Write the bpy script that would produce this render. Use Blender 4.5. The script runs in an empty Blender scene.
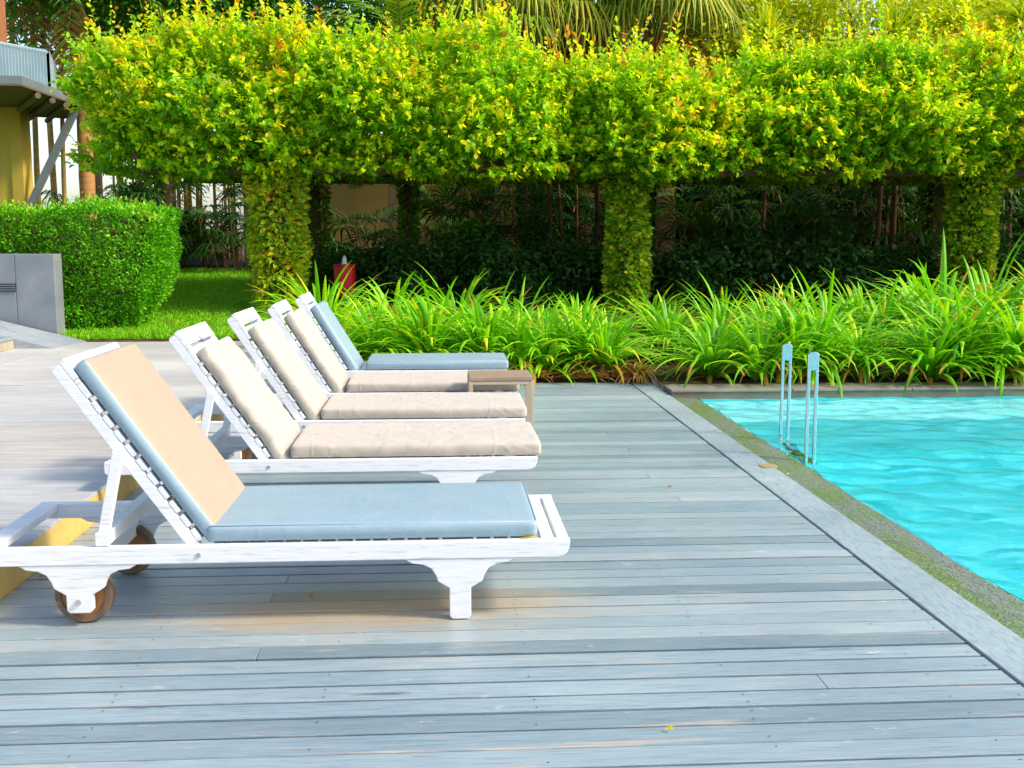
import bpy, bmesh, math, random
import numpy as np
from mathutils import Vector, Matrix, noise
random.seed(11); rng = np.random.default_rng(11)
R = math.radians
scene = bpy.context.scene
COL = scene.collection

# ------------------------------------------------------------------ camera
F = 1100.0; CAMH = 1.264
PIT = math.atan(146/F); YAW = 0.063
cam = bpy.data.cameras.new('camera'); cam.sensor_width = 36; cam.lens = 36*F/1024
cam.clip_end = 2000; cam.clip_start = 0.05
co = bpy.data.objects.new('camera', cam); COL.objects.link(co)
fw = Vector((math.sin(YAW)*math.cos(PIT), math.cos(YAW)*math.cos(PIT), -math.sin(PIT)))
co.location = (0, 0, CAMH); co.rotation_euler = fw.to_track_quat('-Z', 'Y').to_euler()
scene.camera = co
rt = Vector((math.cos(YAW), -math.sin(YAW), 0)); up = rt.cross(fw)
def at(px, py, Y):
    "world point at distance Y that the photograph shows at a pixel (used to measure places)"
    d = fw + rt*((px-512)/F) - up*((py-384)/F)
    t = Y/d.y
    return Vector((d.x*t, Y, CAMH + d.z*t))

# ------------------------------------------------------------------ helpers
def tag(o, label=None, cat=None, group=None, kind=None):
    if label: o['label'] = label
    if cat: o['category'] = cat
    if group: o['group'] = group
    if kind: o['kind'] = kind
    return o
def thing(name, label, cat, loc=(0, 0, 0), rz=0, group=None):
    o = bpy.data.objects.new(name, None); COL.objects.link(o)
    o.location = loc; o.rotation_euler = (0, 0, rz); o.empty_display_size = .1
    return tag(o, label, cat, group)
class MB:
    def __init__(s): s.v = []; s.f = []; s.m = []; s.t = []
    def add(s, vs, fs, mi=0, tone=0.):
        b = len(s.v); s.v += [tuple(v) for v in vs]
        for f in fs:
            s.f.append(tuple(b+i for i in f)); s.m.append(mi); s.t.append(tone)
    def box(s, x0, x1, y0, y1, z0, z1, M=None, mi=0, tone=0.):
        vs = [Vector((x, y, z)) for z in (z0, z1) for y in (y0, y1) for x in (x0, x1)]
        if M is not None: vs = [M @ v for v in vs]
        s.add(vs, [(0, 2, 3, 1), (4, 5, 7, 6), (0, 1, 5, 4), (2, 6, 7, 3), (0, 4, 6, 2), (1, 3, 7, 5)], mi, tone)
    def prism(s, pts, a0, a1, axis='y', M=None, mi=0):
        "outline pts in the plane across the axis, extruded from a0 to a1"
        def mk(p, a):
            v = {'y': Vector((p[0], a, p[1])), 'z': Vector((p[0], p[1], a)), 'x': Vector((a, p[0], p[1]))}[axis]
            return M @ v if M is not None else v
        n = len(pts)
        vs = [mk(p, a0) for p in pts]+[mk(p, a1) for p in pts]
        fs = [tuple(range(n)), tuple(reversed(range(n, 2*n)))]
        fs += [(i, i+n, (i+1) % n+n, (i+1) % n) for i in range(n)]
        s.add(vs, fs, mi)
    def tube(s, pts, rad, n=8, mi=0, cap=True, tone=0.):
        pts = [Vector(p) for p in pts]; k = len(pts)
        if not hasattr(rad, '__len__'): rad = [rad]*k
        vs = []; ref = None
        for i, p in enumerate(pts):
            d = (pts[min(i+1, k-1)]-pts[max(i-1, 0)])
            d = d.normalized() if d.length > 1e-9 else Vector((0, 0, 1))
            if ref is None: ref = d.orthogonal().normalized()
            u = (ref-d*ref.dot(d)).normalized(); w = d.cross(u); ref = u
            for j in range(n):
                a = 2*math.pi*j/n
                vs.append(p+(u*math.cos(a)+w*math.sin(a))*rad[i])
        fs = [(i*n+j, i*n+(j+1) % n, (i+1)*n+(j+1) % n, (i+1)*n+j) for i in range(k-1) for j in range(n)]
        if cap: fs += [tuple(reversed(range(n))), tuple(range((k-1)*n, k*n))]
        s.add(vs, fs, mi, tone)
    def ribbon(s, pts, wid, side, tone=0., mi=0, fold=0., tip=None):
        "a strap leaf along pts; side = sideways direction; folded along its middle"
        vs = []; k = len(pts)
        for i in range(k):
            d = (pts[min(i+1, k-1)]-pts[max(i-1, 0)]).normalized()
            sd = (side-d*side.dot(d)).normalized(); nn = sd.cross(d)
            vs += [pts[i]-sd*wid[i]+nn*fold*wid[i], pts[i], pts[i]+sd*wid[i]+nn*fold*wid[i]]
        fs = []
        for i in range(k-1):
            a = 3*i; fs += [(a, a+1, a+4, a+3), (a+1, a+2, a+5, a+4)]
        s.add(vs, fs, mi, tone)
        if tip: s.t[-4:] = [tip]*4
    def build(s, name, mat, parent=None, loc=(0, 0, 0), smooth=False, bevel=0, recalc=True):
        me = bpy.data.meshes.new(name)
        me.from_pydata(s.v, [], s.f)
        mats = mat if isinstance(mat, (list, tuple)) else [mat]
        for m in mats: me.materials.append(m)
        me.polygons.foreach_set('material_index', s.m)
        if any(s.t):
            a = me.attributes.new('tone', 'FLOAT', 'FACE'); a.data.foreach_set('value', s.t)
        if recalc:
            bm = bmesh.new(); bm.from_mesh(me); bmesh.ops.recalc_face_normals(bm, faces=bm.faces); bm.to_mesh(me); bm.free()
        if smooth: me.polygons.foreach_set('use_smooth', [True]*len(me.polygons))
        me.update()
        o = bpy.data.objects.new(name, me); COL.objects.link(o); o.location = loc
        if parent: o.parent = parent
        if bevel:
            b = o.modifiers.new('bevel', 'BEVEL'); b.width = bevel; b.segments = 2; b.limit_method = 'ANGLE'; b.angle_limit = R(40)
        return o
def copy_tree(o, parent=None):
    c = o.copy(); COL.objects.link(c)
    if parent: c.parent = parent
    for ch in list(o.children): copy_tree(ch, c)
    return c
def leaves(name, P, D, L, W, tone, mat, parent=None, up_bias=.6, droop=.0):
    "many pointed leaves (each two folded quads) as one foliage mesh; arrays of base points and directions"
    P = np.asarray(P, float); D = np.asarray(D, float); n = len(P)
    D = D/np.linalg.norm(D, axis=1, keepdims=True)
    N = rng.normal(size=(n, 3)); N[:, 2] += up_bias*2
    N -= D*(N*D).sum(1, keepdims=True); N /= np.linalg.norm(N, axis=1, keepdims=True)+1e-9
    S = np.cross(D, N)
    L = np.broadcast_to(L, n)[:, None]; W = np.broadcast_to(W, n)[:, None]
    tip = P+D*L-N*L*(.12+droop)
    V = np.stack([P, tip, P+D*L*.28+S*W*.5+N*W*.18, P+D*L*.66+S*W*.4+N*W*.1, P+D*L*.28-S*W*.5+N*W*.18, P+D*L*.66-S*W*.4+N*W*.1], 1).reshape(-1, 3)
    b = np.arange(n)[:, None]*6
    Fc = np.concatenate([b+np.array([[0, 2, 3, 1]]), b+np.array([[0, 1, 5, 4]])], 1).reshape(-1, 4)
    me = bpy.data.meshes.new(name)
    me.vertices.add(len(V)); me.vertices.foreach_set('co', V.ravel())
    me.loops.add(Fc.size); me.loops.foreach_set('vertex_index', Fc.ravel().astype(np.int32))
    me.polygons.add(len(Fc)); me.polygons.foreach_set('loop_start', np.arange(0, Fc.size, 4, dtype=np.int32))
    try: me.polygons.foreach_set('loop_total', np.full(len(Fc), 4, dtype=np.int32))
    except Exception: pass
    me.materials.append(mat)
    a = me.attributes.new('tone', 'FLOAT', 'FACE'); a.data.foreach_set('value', np.repeat(np.broadcast_to(tone, n), 2).astype(np.float32))
    me.update(calc_edges=True); me.validate()
    o = bpy.data.objects.new(name, me); COL.objects.link(o)
    if parent: o.parent = parent
    return o

# ------------------------------------------------------------------ materials
def newmat(name):
    m = bpy.data.materials.new(name); m.use_nodes = True
    nt = m.node_tree; nt.nodes.clear()
    return m, nt, nt.nodes.new('ShaderNodeOutputMaterial')
def N(nt, t, **kw):
    n = nt.nodes.new(t)
    for k, v in kw.items():
        if k in n.inputs: n.inputs[k].default_value = v
        else: setattr(n, k, v)
    return n
def ramp(nt, stops, interp='LINEAR'):
    r = nt.nodes.new('ShaderNodeValToRGB'); r.color_ramp.interpolation = interp
    e = r.color_ramp.elements
    while len(e) < len(stops): e.new(.5)
    for i, (p, c) in enumerate(stops):
        e[i].position = p; e[i].color = (*c, 1) if len(c) == 3 else c
    return r
def lk(nt, a, b): nt.links.new(a, b)
def coords(nt, scale=(1, 1, 1), kind='Object'):
    t = N(nt, 'ShaderNodeTexCoord'); mp = N(nt, 'ShaderNodeMapping'); mp.inputs['Scale'].default_value = scale
    lk(nt, t.outputs[kind], mp.inputs['Vector']); return mp.outputs[0]
def mix(nt, fac, a, b, mode='MIX'):
    m = N(nt, 'ShaderNodeMix', data_type='RGBA', blend_type=mode)
    for s, v in ((m.inputs['Factor'], fac), (m.inputs['A'], a), (m.inputs['B'], b)):
        if hasattr(v, 'links') or hasattr(v, 'is_linked'): lk(nt, v, s)
        else: s.default_value = v if not isinstance(v, tuple) or len(v) == 4 else (*v, 1)
    return m.outputs['Result']
def noise_t(nt, vec, scale, detail=4, rough=.55):
    n = N(nt, 'ShaderNodeTexNoise'); n.inputs['Scale'].default_value = scale; n.inputs['Detail'].default_value = detail
    n.inputs['Roughness'].default_value = rough; lk(nt, vec, n.inputs['Vector']); return n.outputs['Fac']
def bump(nt, h, strength=.3, dist=.01):
    b = N(nt, 'ShaderNodeBump', Strength=strength, Distance=dist); lk(nt, h, b.inputs['Height']); return b.outputs[0]
def rough_mat(name, c1, c2, scale=8, rough=.6, stretch=(1, 1, 1), bmp=.2, bscale=60, spec=.4, c3=None, metallic=0):
    m, nt, out = newmat(name); v = coords(nt, stretch)
    n1 = noise_t(nt, v, scale, 6)
    st = [(.3, c1), (.7, c2)] if c3 is None else [(.3, c1), (.58, c2), (.72, c3)]
    r = ramp(nt, st); lk(nt, n1, r.inputs[0])
    p = N(nt, 'ShaderNodeBsdfPrincipled'); lk(nt, r.outputs[0], p.inputs['Base Color'])
    p.inputs['Roughness'].default_value = rough; p.inputs['Specular IOR Level'].default_value = spec; p.inputs['Metallic'].default_value = metallic
    n2 = noise_t(nt, v, bscale, 4); lk(nt, bump(nt, n2, bmp, .004), p.inputs['Normal'])
    lk(nt, p.outputs[0], out.inputs[0]); return m
def leaf_mat(name, stops, trans=.35, rough=.45, warm=(1.25, 1.15, .5)):
    m, nt, out = newmat(name)
    a = N(nt, 'ShaderNodeAttribute', attribute_name='tone')
    r = ramp(nt, stops); lk(nt, a.outputs['Fac'], r.inputs[0])
    p = N(nt, 'ShaderNodeBsdfPrincipled', Roughness=rough); p.inputs['Specular IOR Level'].default_value = .3
    lk(nt, r.outputs[0], p.inputs['Base Color'])
    t = N(nt, 'ShaderNodeBsdfTranslucent'); lk(nt, mix(nt, 1., r.outputs[0], (*warm, 1), 'MULTIPLY'), t.inputs['Color'])
    mx = N(nt, 'ShaderNodeMixShader'); mx.inputs[0].default_value = trans
    lk(nt, p.outputs[0], mx.inputs[1]); lk(nt, t.outputs[0], mx.inputs[2]); lk(nt, mx.outputs[0], out.inputs[0]); return m

def wood_mat(name, base, alt, worn, rough=.5, along=(1.2, 14, 14), spec=.4, wear=.62, coat=0., orange_cast=False):
    "painted boards: tint per board, grain along the board, paint worn off in streaks and scratches"
    m, nt, out = newmat(name)
    g = N(nt, 'ShaderNodeNewGeometry')
    t = N(nt, 'ShaderNodeTexCoord')
    rnd = N(nt, 'ShaderNodeMath', operation='MULTIPLY'); rnd.inputs[1].default_value = 37.; lk(nt, g.outputs['Random Per Island'], rnd.inputs[0])
    cx = N(nt, 'ShaderNodeCombineXYZ'); lk(nt, rnd.outputs[0], cx.inputs[0]); lk(nt, rnd.outputs[0], cx.inputs[2])
    ad = N(nt, 'ShaderNodeVectorMath', operation='ADD'); lk(nt, t.outputs['Object'], ad.inputs[0]); lk(nt, cx.outputs[0], ad.inputs[1])
    mp = N(nt, 'ShaderNodeMapping'); mp.inputs['Scale'].default_value = along; lk(nt, ad.outputs[0], mp.inputs[0])
    mp2 = N(nt, 'ShaderNodeMapping'); mp2.inputs['Scale'].default_value = (along[0]*3, along[1]*6, along[2]*6); lk(nt, ad.outputs[0], mp2.inputs[0])
    r0 = ramp(nt, [(.0, tuple(x*.74 for x in base)), (.3, base), (.6, alt), (.85, base), (1, tuple(x*1.1 for x in alt))]); lk(nt, g.outputs['Random Per Island'], r0.inputs[0])
    big = noise_t(nt, coords(nt, (.6, .9, 1)), 1.1, 3)
    rb = ramp(nt, [(.35, (.82, .84, .86)), (.65, (1.15, 1.14, 1.1))]); lk(nt, big, rb.inputs[0])
    c = mix(nt, 1., r0.outputs[0], rb.outputs[0], 'MULTIPLY')
    n1 = noise_t(nt, mp.outputs[0], 1.6, 6, .65)
    rw = ramp(nt, [(wear, (0, 0, 0)), (wear+.12, (1, 1, 1))]); lk(nt, n1, rw.inputs[0])
    c = mix(nt, rw.outputs[0], c, worn)
    n2 = noise_t(nt, mp2.outputs[0], 2., 5, .7)
    rg = ramp(nt, [(.3, (.58, .61, .64)), (.5, (.97, .97, .97)), (.72, (1.16, 1.13, 1.08))]); lk(nt, n2, rg.inputs[0])
    c = mix(nt, 1., c, rg.outputs[0], 'MULTIPLY')
    n3 = noise_t(nt, mp.outputs[0], .9, 8, .75)
    rc = ramp(nt, [(.325, (1, 1, 1)), (.355, (0, 0, 0))]); lk(nt, n3, rc.inputs[0])
    c = mix(nt, rc.outputs[0], c, tuple(x*.35 for x in base))
    if orange_cast:   # warm light under the nearest lounger, painted into the boards with a ragged edge
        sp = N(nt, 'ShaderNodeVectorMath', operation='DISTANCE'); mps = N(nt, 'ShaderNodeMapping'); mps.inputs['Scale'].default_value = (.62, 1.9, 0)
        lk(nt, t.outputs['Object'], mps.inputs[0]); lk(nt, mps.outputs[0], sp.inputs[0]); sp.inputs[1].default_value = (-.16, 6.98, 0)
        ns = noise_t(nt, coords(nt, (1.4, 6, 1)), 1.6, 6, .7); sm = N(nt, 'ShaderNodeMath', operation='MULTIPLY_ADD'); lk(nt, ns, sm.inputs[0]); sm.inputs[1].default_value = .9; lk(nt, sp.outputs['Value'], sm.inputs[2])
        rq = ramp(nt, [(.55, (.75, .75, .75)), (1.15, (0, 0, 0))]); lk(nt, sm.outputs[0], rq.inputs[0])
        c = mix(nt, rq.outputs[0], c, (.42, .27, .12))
    # pale scuffs
    sv = coords(nt, (3, 9, 3)); n4 = noise_t(nt, sv, 1.7, 9, .8)
    rs = ramp(nt, [(.61, (0, 0, 0)), (.67, (.7, .7, .7))]); lk(nt, n4, rs.inputs[0])
    c = mix(nt, rs.outputs[0], c, (.62, .62, .6))
    p = N(nt, 'ShaderNodeBsdfPrincipled', Roughness=rough); p.inputs['Specular IOR Level'].default_value = spec
    p.inputs['Coat Weight'].default_value = coat; p.inputs['Coat Roughness'].default_value = .35
    lk(nt, c, p.inputs['Base Color'])
    lk(nt, bump(nt, n2, .35, .004), p.inputs['Normal'])
    lk(nt, p.outputs[0], out.inputs[0]); return m

M = {}
M['deck'] = wood_mat('deck_paint', (.225, .31, .355), (.31, .375, .40), (.40, .355, .30), rough=.36, spec=.6, wear=.585, coat=.25, orange_cast=True)
M['border'] = wood_mat('border_paint', (.25, .325, .355), (.28, .345, .37), (.36, .36, .34), rough=.45, along=(14, 1.2, 14))
M['patio'] = wood_mat('patio_slab', (.47, .455, .435), (.44, .45, .455), (.55, .49, .43), rough=.55, along=(.5, 5, 5), spec=.3)
M['riser'] = rough_mat('riser_stone', (.50, .34, .09), (.60, .42, .12), 14, .6, (1, 1, 1), .3)
M['white'] = rough_mat('white_paint', (.74, .76, .78), (.82, .82, .82), 5, .38, (2, 12, 12), .12, 20, .5)
M['white_worn'] = rough_mat('white_paint_worn', (.80, .80, .79), (.70, .72, .74), 6, .45, (1.5, 20, 20), .3, 16, .5, c3=(.50, .49, .46))
M['wheel'] = rough_mat('wheel_wood', (.22, .08, .025), (.34, .14, .04), 12, .5, (1, 1, 1), .2)
M['tyre'] = rough_mat('tyre_rubber', (.10, .075, .055), (.19, .12, .07), 20, .6, (1, 1, 1), .3, 40, .3, c3=(.42, .36, .28))
M['steel'] = rough_mat('steel', (.70, .73, .72), (.78, .81, .80), 3, .09, (1, 1, 1), .02, 30, .5, metallic=1.)
M['bolt'] = rough_mat('bolt', (.55, .55, .54), (.7, .7, .69), 30, .35, (1, 1, 1), .05, 30, .5, metallic=.8)
def fabric(name, c1, c2, scale=900, rough=.75, sheen=.2, crease=.05):
    m, nt, out = newmat(name); v = coords(nt)
    n1 = noise_t(nt, v, 6, 5); r = ramp(nt, [(.3, c1), (.7, c2)]); lk(nt, n1, r.inputs[0])
    w = coords(nt, (1, .12, 1)) ; n2 = noise_t(nt, w, 220, 3, .7)
    w2 = coords(nt, (.12, 1, 1)); n3 = noise_t(nt, w2, 220, 3, .7)
    mm = N(nt, 'ShaderNodeMath', operation='ADD'); lk(nt, n2, mm.inputs[0]); lk(nt, n3, mm.inputs[1])
    rg = ramp(nt, [(.7, (.84, .84, .84)), (1.0, (1.0, 1.0, 1.0)), ]); lk(nt, mm.outputs[0], rg.inputs[0])
    c = mix(nt, 1., r.outputs[0], rg.outputs[0], 'MULTIPLY')
    p = N(nt, 'ShaderNodeBsdfPrincipled', Roughness=rough); p.inputs['Sheen Weight'].default_value = sheen; p.inputs['Specular IOR Level'].default_value = .35
    lk(nt, c, p.inputs['Base Color'])
    b1 = N(nt, 'ShaderNodeBump', Strength=.25, Distance=.002); lk(nt, mm.outputs[0], b1.inputs['Height'])
    nc = N(nt, 'ShaderNodeTexNoise', Scale=3.2, Detail=1.5); nc.inputs['Distortion'].default_value = .9; lk(nt, coords(nt, (2.2, .8, 1.6)), nc.inputs['Vector'])
    wv = ramp(nt, [(.42, (0, 0, 0)), (.5, (1, 1, 1)), (.58, (0, 0, 0))]); lk(nt, nc.outputs['Fac'], wv.inputs[0])
    b2 = N(nt, 'ShaderNodeBump', Strength=crease, Distance=.012); lk(nt, wv.outputs[0], b2.inputs['Height']); lk(nt, b1.outputs[0], b2.inputs['Normal'])
    lk(nt, b2.outputs[0], p.inputs['Normal'])
    lk(nt, p.outputs[0], out.inputs[0]); return m
M['blue'] = fabric('blue_vinyl', (.23, .34, .41), (.27, .37, .43), rough=.42, sheen=0)
M['tan'] = fabric('tan_glare', (.33, .26, .195), (.37, .28, .20), rough=.6, sheen=.1)  # warm sun reflection on blue vinyl, painted as a tan face
M['beige'] = fabric('beige_canvas', (.415, .365, .305), (.46, .41, .345), crease=.16)
M['welt'] = fabric('welt', (.50, .38, .22), (.58, .46, .28))
M['table_top'] = rough_mat('table_top', (.24, .17, .11), (.33, .24, .16), 6, .5, (1, 12, 1), .2)
M['table_leg'] = rough_mat('table_leg', (.42, .34, .24), (.48, .40, .3), 6, .45, (1, 1, 1), .1)
M['granite'] = rough_mat('grey_granite', (.15, .175, .20), (.21, .235, .25), 3, .5, (1, 1, 1), .15, 120, .4, c3=(.27, .29, .30))
M['paving'] = wood_mat('ramp_paving', (.22, .27, .32), (.27, .31, .35), (.33, .33, .32), rough=.55, along=(.9, 3, 3))
M['step_face'] = rough_mat('step_face', (.32, .28, .21), (.40, .36, .28), 6, .7, (1, 1, 1), .3)
M['planter'] = rough_mat('planter_stone', (.10, .095, .07), (.18, .16, .11), 5, .65, (1, 1, 3), .3, 60, .4, c3=(.12, .14, .08))
M['planter_cap'] = rough_mat('planter_cap', (.17, .155, .12), (.25, .225, .175), 5, .6, (1, 1, 1), .3)
M['soil'] = rough_mat('soil', (.035, .022, .012), (.09, .055, .03), 9, .95, (1, 1, 1), .8, 30, .1, c3=(.16, .10, .045))
M['lawn_soil'] = rough_mat('lawn_turf', (.08, .26, .01), (.15, .38, .015), 5, .9, (1, 1, 1), .8, 60, .1)
M['ochre'] = rough_mat('ochre_wall', (.52, .36, .05), (.60, .43, .08), 2, .8, (1, 1, 1), .15, 80, .2)
M['tanwall'] = rough_mat('tan_wall', (.40, .27, .07), (.48, .33, .10), 2, .85, (1, 1, 1), .2, 60, .2)
M['roof_metal'] = rough_mat('roof_metal', (.13, .16, .18), (.18, .21, .22), 3, .45, (1, 1, 1), .05, 30, .5)
M['roof_under'] = rough_mat('roof_under', (.10, .08, .055), (.16, .12, .08), 4, .7, (1, 6, 1), .1)
M['rail_blue'] = rough_mat('rail_paint', (.22, .33, .38), (.30, .40, .44), 4, .45, (1, 1, 1), .05)
M['brown_post'] = rough_mat('brown_timber', (.26, .10, .04), (.34, .14, .06), 4, .6, (8, 8, 1), .2)
M['red'] = rough_mat('red_paint', (.55, .012, .012), (.65, .02, .015), 5, .35, (1, 1, 1), .05)
M['pale'] = rough_mat('pale_plastic', (.7, .7, .7), (.8, .8, .8), 5, .35, (1, 1, 1), .02)
M['dark_plate'] = rough_mat('dark_plate', (.03, .035, .04), (.06, .065, .07), 8, .5, (1, 1, 1), .1)
M['brass'] = rough_mat('brass_plate', (.42, .28, .10), (.6, .48, .28), 30, .4, (1, 1, 1), .1, metallic=.5)
M['bark'] = rough_mat('bark', (.07, .045, .025), (.15, .10, .06), 4, .9, (3, 3, 10), .8, 14, .2)
M['palm_bark'] = rough_mat('palm_bark', (.34, .17, .06), (.52, .28, .11), 3, .85, (1, 1, 12), .8, 6, .2)
M['cane'] = rough_mat('cane', (.34, .20, .06), (.50, .34, .10), 3, .6, (1, 1, 5), .3, 8, .3)
M['dark_cane'] = rough_mat('dark_cane', (.10, .055, .025), (.18, .09, .045), 3, .7, (1, 1, 5), .3, 8, .2)
M['pergola'] = rough_mat('pergola_timber', (.10, .06, .035), (.16, .10, .06), 4, .8, (1, 8, 8), .4)

M['hedgeleaf'] = leaf_mat('arbor_leaf', [(0, (.07, .24, .006)), (.30, (.20, .52, .008)), (.55, (.50, .76, .010)), (.80, (.86, .86, .014)), (.93, (.88, .66, .02)), (1, (.60, .22, .02))], .52)
M['boxleaf'] = leaf_mat('box_hedge_leaf', [(0, (.05, .24, .006)), (.5, (.13, .50, .010)), (.85, (.30, .68, .014)), (1, (.34, .40, .03))], .3)
M['ivy'] = leaf_mat('creeper_leaf', [(0, (.07, .20, .008)), (.45, (.26, .50, .012)), (.75, (.72, .76, .02)), (.93, (.80, .60, .03)), (1, (.50, .18, .03))], .35)
M['strap'] = leaf_mat('strap_leaf', [(0, (.045, .24, .005)), (.45, (.20, .58, .008)), (.75, (.48, .80, .012)), (.9, (.68, .68, .02)), (.93, (.50, .26, .04)), (1, (.36, .16, .04))], .35)
M['dry'] = leaf_mat('dry_leaf', [(0, (.45, .18, .03)), (.5, (.58, .30, .06)), (1, (.40, .22, .08))], .25)
M['tree'] = leaf_mat('tree_leaf', [(0, (.02, .11, .008)), (.6, (.07, .27, .010)), (1, (.22, .42, .015))], .3)
M['palmleaf'] = leaf_mat('palm_leaf', [(0, (.05, .20, .01)), (.5, (.16, .36, .012)), (.8, (.42, .50, .03)), (.92, (.52, .34, .06)), (1, (.40, .16, .03))], .3)
M['fanleaf'] = leaf_mat('fan_palm_leaf', [(0, (.06, .20, .01)), (.35, (.20, .34, .012)), (.6, (.50, .50, .03)), (.78, (.62, .48, .06)), (.9, (.55, .26, .04)), (1, (.34, .13, .03))], .3)
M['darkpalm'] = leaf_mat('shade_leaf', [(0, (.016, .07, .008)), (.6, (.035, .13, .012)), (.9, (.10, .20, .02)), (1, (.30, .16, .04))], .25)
M['yellowbush'] = leaf_mat('yellow_bush_leaf', [(0, (.18, .36, .008)), (.5, (.52, .66, .012)), (.85, (.80, .78, .02)), (1, (.75, .48, .04))], .45)
M['grass'] = leaf_mat('grass_blade', [(0, (.11, .38, .006)), (.7, (.30, .68, .012)), (1, (.38, .48, .03))], .3)

# water, tiles, mossy coping
def water_mat():
    m, nt, out = newmat('pool_water')
    v = coords(nt, (1, 1.6, 1)); n1 = noise_t(nt, v, 2.6, 3, .5); n2 = noise_t(nt, v, 9, 3, .5)
    ad = N(nt, 'ShaderNodeMath', operation='MULTIPLY_ADD'); lk(nt, n2, ad.inputs[0]); ad.inputs[1].default_value = .3; lk(nt, n1, ad.inputs[2])
    b = bump(nt, ad.outputs[0], .35, .06)
    tr = N(nt, 'ShaderNodeBsdfTransparent'); tr.inputs[0].default_value = (.76, 1, 1, 1)
    rf = N(nt, 'ShaderNodeBsdfRefraction', IOR=1.33, Roughness=0.); rf.inputs['Color'].default_value = (.76, 1, 1, 1); pass
    gl = N(nt, 'ShaderNodeBsdfGlossy', Roughness=.06); lk(nt, b, gl.inputs['Normal'])
    fr = N(nt, 'ShaderNodeFresnel', IOR=1.24)
    m0 = N(nt, 'ShaderNodeMixShader'); m0.inputs[0].default_value = 1.; lk(nt, tr.outputs[0], m0.inputs[1]); lk(nt, rf.outputs[0], m0.inputs[2])
    m1 = N(nt, 'ShaderNodeMixShader'); lk(nt, fr.outputs[0], m1.inputs[0]); lk(nt, m0.outputs[0], m1.inputs[1]); lk(nt, gl.outputs[0], m1.inputs[2])
    lk(nt, m1.outputs[0], out.inputs[0]); return m
M['water'] = water_mat()
def tile_mat():
    m, nt, out = newmat('pool_tile')
    v = coords(nt); br = N(nt, 'ShaderNodeTexBrick', Scale=1.)
    br.offset = 0; br.inputs['Brick Width'].default_value = .2; br.inputs['Row Height'].default_value = .2; br.inputs['Mortar Size'].default_value = .003
    br.inputs['Color1'].default_value = (.05, .78, .84, 1); br.inputs['Color2'].default_value = (.18, .96, .96, 1); br.inputs['Mortar'].default_value = (.30, .95, .97, 1)
    lk(nt, v, br.inputs['Vector'])
    p = N(nt, 'ShaderNodeBsdfPrincipled', Roughness=.3); lk(nt, br.outputs['Color'], p.inputs['Base Color']); lk(nt, p.outputs[0], out.inputs[0]); return m
M['tile'] = tile_mat()
M['ledge'] = rough_mat('pool_ledge', (.45, .92, .95), (.55, .95, .97), 3, .4, (1, 1, 1), .05)
def coping_mat():
    m, nt, out = newmat('mossy_pebble')
    v = coords(nt); vo = N(nt, 'ShaderNodeTexVoronoi', Scale=85.); lk(nt, v, vo.inputs['Vector'])
    r0 = ramp(nt, [(.0, (.07, .095, .08)), (.5, (.13, .16, .13)), (1, (.21, .22, .17))]); lk(nt, vo.outputs['Color'], r0.inputs[0])
    n1 = noise_t(nt, coords(nt, (1.6, .6, 1)), 2.6, 8, .65); rm = ramp(nt, [(.42, (0, 0, 0)), (.56, (1, 1, 1))]); lk(nt, n1, rm.inputs[0])
    r1 = ramp(nt, [(.0, (.045, .10, .03)), (.6, (.11, .18, .035)), (1, (.21, .23, .05))]); lk(nt, vo.outputs['Color'], r1.inputs[0])
    c = mix(nt, rm.outputs[0], r0.outputs[0], r1.outputs[0])
    p = N(nt, 'ShaderNodeBsdfPrincipled', Roughness=.4); lk(nt, c, p.inputs['Base Color'])
    lk(nt, bump(nt, vo.outputs['Distance'], .6, .006), p.inputs['Normal']); lk(nt, p.outputs[0], out.inputs[0]); return m
M['coping'] = coping_mat()

# ------------------------------------------------------------------ setting
def gz(y):
    "height of the rising garden ground"
    if y < 9.4: return .06
    if y < 12.2: return .06+(y-9.4)/2.8*.06
    if y < 20: return .12+(y-12.2)*.085
    return .783
X_STEP = -1.56; X_IN = 1.64; X_OUT = 1.83; X_W = 2.08; Y_DECK = 9.57; Y_PL0 = 8.72; Y_PL1 = 9.3
WZ = -.035
g = MB()
ys = [10.5, 12.2, 13.5, 15, 17, 20, 30, 60, 120, 400]
for a, b in zip(ys[:-1], ys[1:]):
    g.add([(-400, a, gz(a)), (400, a, gz(a)), (400, b, gz(b)), (-400, b, gz(b))], [(0, 1, 2, 3)])
g.add([(-400, 9.575, -.02), (X_OUT+.02, 9.575, -.02), (X_OUT+.02, 9.85, .06), (-400, 9.85, .06)], [(0, 1, 2, 3)])
g.add([(-400, 9.85, .06), (X_OUT+.02, 9.85, .06), (X_OUT+.02, 10.5, gz(10.5)), (-400, 10.5, gz(10.5))], [(0, 1, 2, 3)])
g.add([(X_OUT+.02, 9.066, .035), (400, 9.066, .035), (400, 9.85, .06), (X_OUT+.02, 9.85, .06)], [(0, 1, 2, 3)])
g.add([(X_OUT+.02, 9.85, .06), (400, 9.85, .06), (400, 10.5, gz(10.5)), (X_OUT+.02, 10.5, gz(10.5))], [(0, 1, 2, 3)])
g.add([(-400, -200, .0), (-1.7, -200, .0), (-1.7, 9.575, .0), (-400, 9.575, .0)], [(0, 1, 2, 3)])
g.add([(12.3, -200, .0), (400, -200, .0), (400, 9.066, .03), (12.3, 9.066, .03)], [(0, 1, 2, 3)])
g.add([(-1.7, -200, -.01), (12.3, -200, -.01), (12.3, -3, -.01), (-1.7, -3, -.01)], [(0, 1, 2, 3)])
tag(g.build('ground', M['soil']), 'dark leaf-littered garden soil under the plants', 'ground', kind='structure')
g = MB()
xs = [-14, -1.62]
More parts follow.
